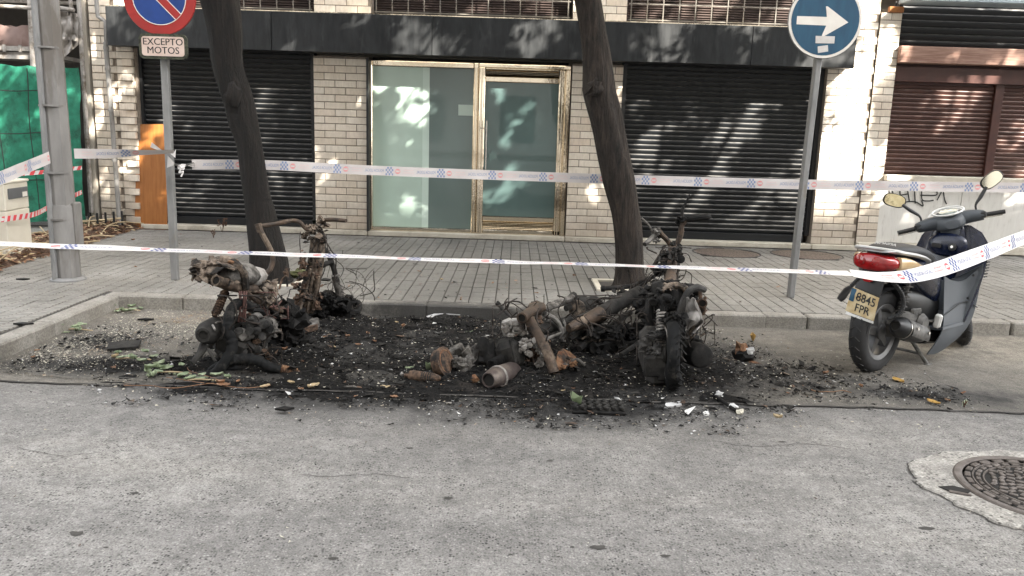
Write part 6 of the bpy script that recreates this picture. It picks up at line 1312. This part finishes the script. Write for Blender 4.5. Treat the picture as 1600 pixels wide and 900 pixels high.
chips('ash_flakes', 'pale grey flakes of ash and melted scraps on the soot', [m_flake, m_ashmetal, m_pale, m_ashmetal], 260, .010, .032, psoot(.2), .35)
chips('rusty_scraps', 'small rusty scraps and bits of wire lying in the soot', [m_rust, m_rust, m_orange, m_rust2, m_wire], 420, .008, .035, psoot(.2), .4)
def proad():
    x, y = NR.uniform(-3.4, 4.5), NR.uniform(2.2, 4.6); return V((x, y, .003))
chips('road_grit', 'scattered specks of grit on the asphalt road', [m_ash, m_grit, m_soil], 700, .003, .010, proad)
def ppave():
    x, y = NR.uniform(-4.6, 4.5), NR.uniform(6.8, 10.9); 
    if NR.random() < .5: y = NR.uniform(6.75, 8.2); x = NR.uniform(-2.4, .4)
    return V((x, y, PZ+.003))
chips('pavement_crumbs', 'burnt crumbs and bits scattered on the pavement tiles', [m_ash, m_ash, m_soil, m_bleaf], 420, .006, .028, ppave, .4)
# ---- single things in the litter
rg = random.Random(77)
def litter(name, label, cat, b, mat, at_, smooth=False, group=None):
    o = obj(name, b, mat, smooth=smooth, loc=at_); return tag(o, label, cat, group)
def strip(pts, wd, th=.006, seed=1, jag=.5):
    q = spline([V(p) for p in pts], 5); r0 = []; r1 = []
    for i, p in enumerate(q):
        t = (q[min(i+1, len(q)-1)]-q[max(i-1, 0)]).normalized(); n = V((-t.y, t.x, .1)).normalized(); k = wd*(1+jag*mnoise.noise(V((i*.9, seed, 0)))*2); r0.append(p+n*k); r1.append(p-n*k*(1+jag*mnoise.noise(V((i*.8, seed, 9)))))
    return MB().sheet([r0, r1], th)
up = lambda p, h: V((p.x, p.y, h))
litter('metal_strip', 'long pale crumpled metal strip lying at the kerb behind the middle wreck', 'metal strip', strip([up(G(668, 501), .03), up(G(690, 498), .055), up(G(712, 499), .05), up(G(735, 497), .055), up(G(758, 494), .06)], .024, .006, 3, .7), m_flake, G(668, 501))
T = thing('ribbed_mat', 'black ribbed foam piece lying on the road edge in front of the wrecks', 'foam piece', G(935, 642)); c = G(934, 641); b = MB(); b.box(c+V((0, -.005, .012)), (.31, .16, .02), R=rotz(-.03), b=.006); obj('base', b, m_burnt, T)
for k in range(7):
    b = MB(); x = c.x-.135+.045*k; b.tube([V((x+.012*(-1)**j, c.y-.075+.03*j, .034)) for j in range(6)], .0125, 6); obj('rib', b, m_burnt2, T)
b = MB(); b.prism([G(1038, 638), G(1040, 632), G(1064, 629), G(1065, 635)], (0, 0, .010)); litter('white_scrap', 'white rectangular scrap in front of the right wreck', 'scrap', b, m_flake, G(1050, 636))
b = MB(); b.prism([up(G(1068, 645), .01), up(G(1086, 642), .025), up(G(1075, 650), .006)], (0, 0, .004)); litter('paper_scrap', 'folded white paper scrap beside the white rectangle', 'paper', b, m_hot, G(1075, 646))
b = MB(); b.prism([G(1098, 647), G(1106, 643), G(1108, 649), G(1101, 650)], (0, 0, .012)); litter('paper_scrap', 'smallest white paper scrap right of the folded one', 'paper', b, m_hot, G(1102, 647))
b = MB(); b.prism([G(990, 619), G(1004, 617), G(1008, 621), G(996, 623)], (0, 0, .008)); litter('paper_scrap', 'grey white paper scrap just left of the burnt rear tyre', 'paper', b, m_flake, G(1000, 620))
o = thing('charred_stick', 'charred stick with pale melted lumps right of the white scraps', 'stick', G(1135, 635)); b = MB(); b.tube([up(G(1115, 622), .02), up(G(1130, 633), .02), up(G(1150, 646), .015)], .011, 7, smooth=3); obj('stick', b, m_burnt, o); b = MB(); b.lump(up(G(1122, 623), .03), (.024, .02, .016), 3, .5); obj('melted_lump', b, m_flake, o); obj('melted_lump', MB().lump(up(G(1145, 640), .02), (.026, .02, .013), 8, .6), m_flake, o); obj('melted_lump', MB().lump(up(G(1156, 647), .015), (.022, .02, .016), 5, .5), m_grit, o)
o = thing('burnt_ball', 'small charred rusty ball shaped lump lying alone right of the right wreck', 'burnt lump', G(1160, 566)); c = up(G(1160, 566), .05)
obj('lower_shell', MB().lump(c, (.075, .065, .045), 4, .35), m_burnt, o); b = MB(); b.lump(c+V((-.02, 0, .045)), (.045, .04, .04), 7, .6, step=.12); obj('rusty_scrap', b, m_orange, o); obj('pale_scrap', MB().lump(c+V((.035, -.02, .04)), (.04, .025, .025), 9, .4), m_flake, o); obj('orange_leaf', MB().lump(c+V((.06, -.06, -.035)), (.045, .03, .008), 2, .4), m_orange, o)
b = MB(); b.prism([up(G(168, 553), .02), up(G(172, 544), .03), up(G(221, 541), .035), up(G(217, 549), .022)], (0, 0, .014)); litter('black_panel', 'flat black plastic panel lying on the bay at the left', 'panel', b, m_burnt2, G(195, 548))
for (x, y, l, lab) in ((36, 437, .11, 'black charred fragment on the pavement left of the lamp column'), (37, 507, .13, 'black charred fragment on the left kerb top'), (228, 500, .12, 'short burnt stick on the bay below the kerb corner'), (445, 640, .10, 'burnt scrap on the road in front of the left wreck')):
    z = PZ if y < 515 and x < 60 or y < 450 else .02; p = G(x, y, z); b = MB(); b.prism([p+V((-l/2, -.015, 0)), p+V((l*.1, -.03, 0)), p+V((l/2, .012, 0)), p+V((-l*.1, .025, 0))], (0, 0, .012)); litter('charred_fragment', lab, 'charred fragment', b, m_burnt, p)
for (x, y, r, lab) in ((700, 778, .018, 'tar spot'), (120, 833, .03, 'tar spot'),):
    pass
# leaves
def leafmesh(p, a, l, wd, curl, seed):
    b = MB(); rows = []
    for i in range(9):
        t = i/8; hw = wd*math.sin(math.pi*min(1, t*.97+.02))**.7*(1+.25*mnoise.noise(V((i*1.3, seed, 0)))); d = V((math.cos(a), math.sin(a), 0)); n = V((-d.y, d.x, 0))
        rows.append([p+d*(l*(t-.5))+n*(hw*s_)+V((0, 0, .008+curl*(abs(s_)**1.5*.5+(t-.5)**2)*l+.006*mnoise.noise(V((t*4, s_*3, seed))))) for s_ in (-1, -.5, 0, .5, 1)])
    return b.sheet(rows, .0015)
def lone_leaf(x, y, l, mat, label, seed, curl=.22, group=None, z=.012):
    p = G(x, y, z); litter('fallen_leaf', label, 'leaf', leafmesh(p, rg.uniform(0, 6.28), l, l*.3, curl, seed), mat, p, True, group)
lone_leaf(1403, 597, .10, m_yleaf, 'large yellow leaf on the bay in front of the scooter', 1); lone_leaf(1458, 631, .085, m_yleaf, 'yellow leaf at the road seam near the right edge', 2); lone_leaf(1176, 534, .07, m_yleaf, 'small curled yellow leaf at the kerb near the charred ball', 3, 1.2)
lone_leaf(1479, 627, .05, m_orange, 'small red scrap of leaf above the seam near the right edge', 4); lone_leaf(700, 515, .05, m_gleaf, 'round green leaf in the soot between the wrecks', 5) ; lone_leaf(731, 520, .075, m_gleaf, 'green leaf lying in the soot below the metal strip', 6)
lone_leaf(640, 577, .06, m_gleaf, 'pale green leaf left of the brake drum', 7); lone_leaf(672, 580, .07, m_gleaf, 'green leaf standing up against the brake drum', 8, 1.2); lone_leaf(490, 605, .085, m_lath, 'tan leaf on the road edge below the burnt hose', 9); lone_leaf(414, 606, .065, m_lath, 'dry tan leaf below the left wreck muffler', 10)
lone_leaf(349, 604, .08, m_bleaf, 'brown leaf at the front of the left wreck', 11); lone_leaf(900, 634, .09, m_gleaf, 'crumpled olive leaf on the left end of the ribbed mat', 12, 1.0); lone_leaf(602, 607, .06, m_lath, 'tan leaf on the soot left of the rusty shock absorber', 13); lone_leaf(616, 622, .05, m_bleaf, 'brown leaf on the road edge left of the muffler', 14)
BL = [(543, 527), (575, 522), (562, 512), (508, 528), (585, 535), (620, 505), (630, 512), (560, 540), (525, 545), (720, 470), (655, 425), (690, 438), (345, 600), (372, 598), (455, 600), (470, 610), (445, 548), (180, 560), (52, 560), (58, 549), (1215, 655), (1290, 585), (1345, 606), (880, 612), (212, 418), (208, 376)]
BLAB = ['brown leaf near the burnt front wheel of the left wreck', 'tan leaf on the soot left of the pale metal strip, mid bay', 'brown leaf close to the kerb, right of the left wreck', 'brown leaf just right of the rusty floor plate', 'tan leaf in the middle of the bay soot between wrecks', 'brown leaf under the kerb left of the metal strip', 'brown leaf just below the left tip of the metal strip', 'tan leaf in the soot right of the burnt hose spring', 'brown leaf in the soot above the hose spring', 'brown leaf on the kerb top above the metal strip', 'tan leaf on the pavement tiles before the shop window', 'brown leaf on the pavement near the kerb before the shop', 'brown leaf at the road seam under the left wreck', 'tan leaf at the road seam below the burnt hose', 'brown leaf directly below the rusty hose spring', 'brown leaf on the road just below the hose spring end', 'tan leaf beside the left wreck engine', 'brown leaf at the edge of the black panel', 'lower brown leaf by the left kerb side', 'upper tan leaf by the left kerb side', 'brown leaf on the road between right wreck and scooter', 'brown leaf on the bay left of the scooter rear wheel', 'tan leaf at the road seam before the scooter wheel', 'brown leaf just above the ribbed foam mat', 'brown leaf on the pavement between lamp column and sign post', 'tan leaf on the pavement at the foot of the wooden board']
for i, (x, y) in enumerate(BL): lone_leaf(x, y, rg.uniform(.03, .052), [m_bleaf, m_bleaf, m_lath][i % 3], BLAB[i].replace('tan', 'dry') if i % 3 != 2 else BLAB[i].replace('brown', 'tan'), 20+i, rg.uniform(.15, .7), 'small dry leaves about the bay', PZ+.008 if y < 460 or y in (470,) else .02)
def sprig(label, c, leaves, seed):
    o = thing('green_sprig', label, 'sprig', c, group='cut green sprigs'); r_ = random.Random(seed); st_ = MB(); st_.tube([c+V((-.12, .03, .01)), c+V((0, 0, .03)), c+V((.12, .02, .015))], .005, 5, smooth=4); obj('stem', st_, m_lath, o)
    for k in range(leaves):
        q = c+V((r_.uniform(-.13, .13), r_.uniform(-.10, .10), r_.uniform(.005, .06))); obj('leaf', leafmesh(q, r_.uniform(0, 6.28), r_.uniform(.05, .09), r_.uniform(.015, .026), r_.uniform(.05, .7), k+seed), m_gleaf, o)
sprig('small green sprig alone on the bay below the black panel', G(206, 566), 7, 3); sprig('largest green sprig beside the left wreck stand', G(268, 588), 14, 8); sprig('green sprig with a yellow leaf against the left kerb', G(118, 520), 9, 5); sprig('dark green sprig in the kerb corner', G(195, 488), 7, 9); sprig('green sprig at the foot of the left wreck', G(315, 600), 6, 12)
tgs = MB()
for (x0, y0, x1, y1) in ((1265, 609, 1330, 614), (255, 592, 420, 606), (290, 575, 345, 600), (870, 600, 905, 612), (190, 606, 330, 603), (700, 505, 760, 503)):
    p, q = G(x0, y0, .02), G(x1, y1, .02); n = 6; tgs.tube([p+(q-p)*(i/n)+V((0, rg.uniform(-.045, .045), rg.uniform(0, .01))) for i in range(n+1)], .0025, 5, smooth=4)
tag(obj('thin_twigs', tgs, m_bleaf), 'thin brown twigs lying along the road seam', 'twigs', kind='stuff')
def weed(label, p, h, n, seed, mat):
    o = thing('weed', label, 'weed', p); r_ = random.Random(seed); b = MB(); l = MB()
    for k in range(n):
        a = r_.uniform(0, 6.28); t = p+V((math.cos(a)*h*.3, math.sin(a)*h*.2, h*r_.uniform(.6, 1))); b.tube([p, (p+t)*.5+V((0, 0, h*.1)), t], .003, 4, smooth=3)
        for j in range(5): q = p+(t-p)*r_.uniform(.4, 1); u = V((r_.uniform(-1, 1), r_.uniform(-.5, .5), r_.uniform(0, .8))).normalized()*h*.16; w_ = u.orthogonal()*.35; l.add([q, q+u*.5+w_, q+u, q+u*.5-w_], [(0, 1, 2, 3)])
    obj('stem', b, m_soil, o, kind='stuff'); obj('foliage', l, mat, o, smooth=False, kind='stuff')
weed('taller grey weed growing at the foot of the left shutter', G(347, 363, PZ), .22, 4, 2, m_soil); weed('shorter grey weed left of the taller one by the shutter', G(334, 372, PZ), .12, 4, 3, m_soil); weed('small green weed growing from the road seam at the right', G(1506, 638, 0), .06, 6, 4, m_gleaf)
obj_m = thing('moss_clump', 'mossy green clump on the pit edge right of the left tree', 'moss', G(470, 432, PZ)); obj('moss', MB().lump(G(468, 432, PZ)+V((0, 0, .03)), (.09, .05, .045), 6, .5, 4, 3), M('moss', (.05, .06, .02), (.10, .10, .045), rough=.95, scale=40, bmp=.8), obj_m)
# ------------------------------------------------------------------ MANHOLE
mc_ = V((2.50, 3.47, 0)); pts = [(1424, 741), (1427, 727), (1437, 718), (1452, 713), (1500, 708), (1560, 707)]
poly = [G(x, y) for x, y in pts]+[V((3.0, 3.98, 0)), V((3.35, 3.7, 0)), V((3.3, 3.0, 0)), V((2.7, 2.88, 0))]+[G(x, y) for x, y in ((1600, 832), (1570, 822), (1537, 808), (1500, 792), (1470, 775), (1445, 762), (1428, 752))]
outer = []
n = len(poly)
for i in range(n):
    for j in range(8):
        p = poly[i]+(poly[(i+1) % n]-poly[i])*(j/8); outer.append(p+V((mnoise.noise(p*9)*.03+mnoise.noise(p*30)*.012, mnoise.noise(p*9+V((4, 0, 0)))*.03+mnoise.noise(p*30+V((4, 0, 0)))*.012, 0)))
b = MB(); rows = []
for f, z in ((1.012, .0005), (1.0, .011), (.85, .013), (.6, .013)):
    rows.append([(mc_.x+(p.x-mc_.x)*f, mc_.y+(p.y-mc_.y)*f, z) for p in outer+outer[:1]])
rows.append([(mc_.x+.372*math.cos(a), mc_.y+.372*math.sin(a), .013) for a in [math.atan2(p.y-mc_.y, p.x-mc_.x) for p in outer+outer[:1]]])
b.sheet(rows); pa = obj('manhole_surround', b, m_patch, kind='structure')
edge = MB(); r0 = [V((mc_.x+(p.x-mc_.x)*1.0+0, mc_.y+(p.y-mc_.y)*1.0, .0035)) for p in outer+outer[:1]]; r1 = [V((mc_.x+(p.x-mc_.x)*(1.022+.012*mnoise.noise(p*14)), mc_.y+(p.y-mc_.y)*(1.022+.012*mnoise.noise(p*14)), .0035)) for p in outer+outer[:1]]; edge.sheet([r0, r1]); obj('cracked_edge', edge, m_joint, pa, smooth=False)
mh = thing('manhole_cover', 'round cast iron manhole cover in a pale concrete patch at the lower right', 'manhole', mc_)
obj('frame', MB().lathe([(.345, .004), (.345, .018), (.352, .0215), (.378, .0215), (.385, .016), (.385, .002)], mc_, (0, 0, 1), 64, cap=False), m_iron, mh)
obj('lid', MB().lathe([(0, .0125), (.339, .0125), (.3395, .002)], mc_, (0, 0, 1), 56, cap=False), m_void, mh)
def block(r, a, lr, la, h=.018):
    c = mc_+V((r*math.cos(a), r*math.sin(a), h-.004)); return MB().box(c, (lr, la, .012), R=rotz(a), b=.003)
for r, lr, gap in ((.322, .026, .075), (.278, .020, .05)):
    k = int(2*math.pi*r/gap)
    for i in range(k): obj('raised_block', block(r, 2*math.pi*(i+.03*rg.random())/k, lr, gap*.72), m_iron, mh, smooth=False)
obj('ring', MB().lathe([(.296, .012), (.298, .019), (.303, .019), (.305, .012)], mc_, (0, 0, 1), 56, cap=False), m_iron, mh); obj('ring', MB().lathe([(.25, .012), (.252, .019), (.258, .019), (.26, .012)], mc_, (0, 0, 1), 56, cap=False), m_iron, mh)
for i in range(-6, 7):
    for j in range(-6, 7):
        x, y = i*.04+(.02 if j % 2 else 0)+rg.uniform(-.005, .005), j*.038+rg.uniform(-.005, .005)
        if math.hypot(x, y) > .238: continue
        a = rg.choice([.5, -.6, 1.2])+rg.uniform(-.3, .3); obj('raised_block', MB().box(mc_+V((x, y, .0145)), (.036, .021, .012), R=rotz(a), b=.003), m_iron, mh, smooth=False)
kh = G(1497, 766, .0145); b = MB(); b.prism([kh+V((-.075, .03, 0)), kh+V((.0, .045, 0)), kh+V((.06, .0, 0)), kh+V((.03, -.03, 0)), kh+V((-.05, -.01, 0))], (0, 0, .003)); obj('lifting_slot', b, m_void, mh, smooth=False); obj('slot_lip', MB().box(kh+V((-.01, -.035, .002)), (.09, .02, .008), R=rotz(-.45), b=.003), m_iron, mh, smooth=False)  # slot drawn as a flat black patch for the shade in its recess

# ------------------------------------------------------------------ small wear on the road
spots = MB(); r_ = random.Random(91)
for (x, y, q) in [(700, 778, .035), (120, 833, .05), (935, 855, .05), (1448, 825, .045), (320, 642, .03), (1040, 868, .03), (520, 872, .028), (1222, 690, .03), (860, 720, .025), (210, 770, .03), (640, 700, .03), (1390, 760, .02)]+[(r_.uniform(20, 1400), r_.uniform(680, 890), r_.uniform(.008, .018)) for _ in range(34)]:
    q *= .55
    c = G(x, y, .0025); n = 11; ring = [c+V((q*1.5*math.cos(6.283*k/n)*r_.uniform(.5, 1), q*.8*math.sin(6.283*k/n)*r_.uniform(.5, 1), 0)) for k in range(n)]
    spots.add(ring, [tuple(range(n))])
tag(obj('tar_spots', spots, m_joint, smooth=False), 'small dark tar spots on the asphalt road', 'tar spots', kind='stuff')
for i, pts in enumerate(([(1300, 742), (1304, 752), (1312, 760), (1314, 770)], [(470, 742), (520, 745), (580, 741), (640, 748)], [(30, 700), (90, 712), (160, 708)], [(1120, 690), (1180, 698), (1260, 694), (1330, 702)])):
    tag(obj('road_crack', crack([G(*p) for p in pts], .0022, .0024, 20+i), m_joint, smooth=False), kind='structure')
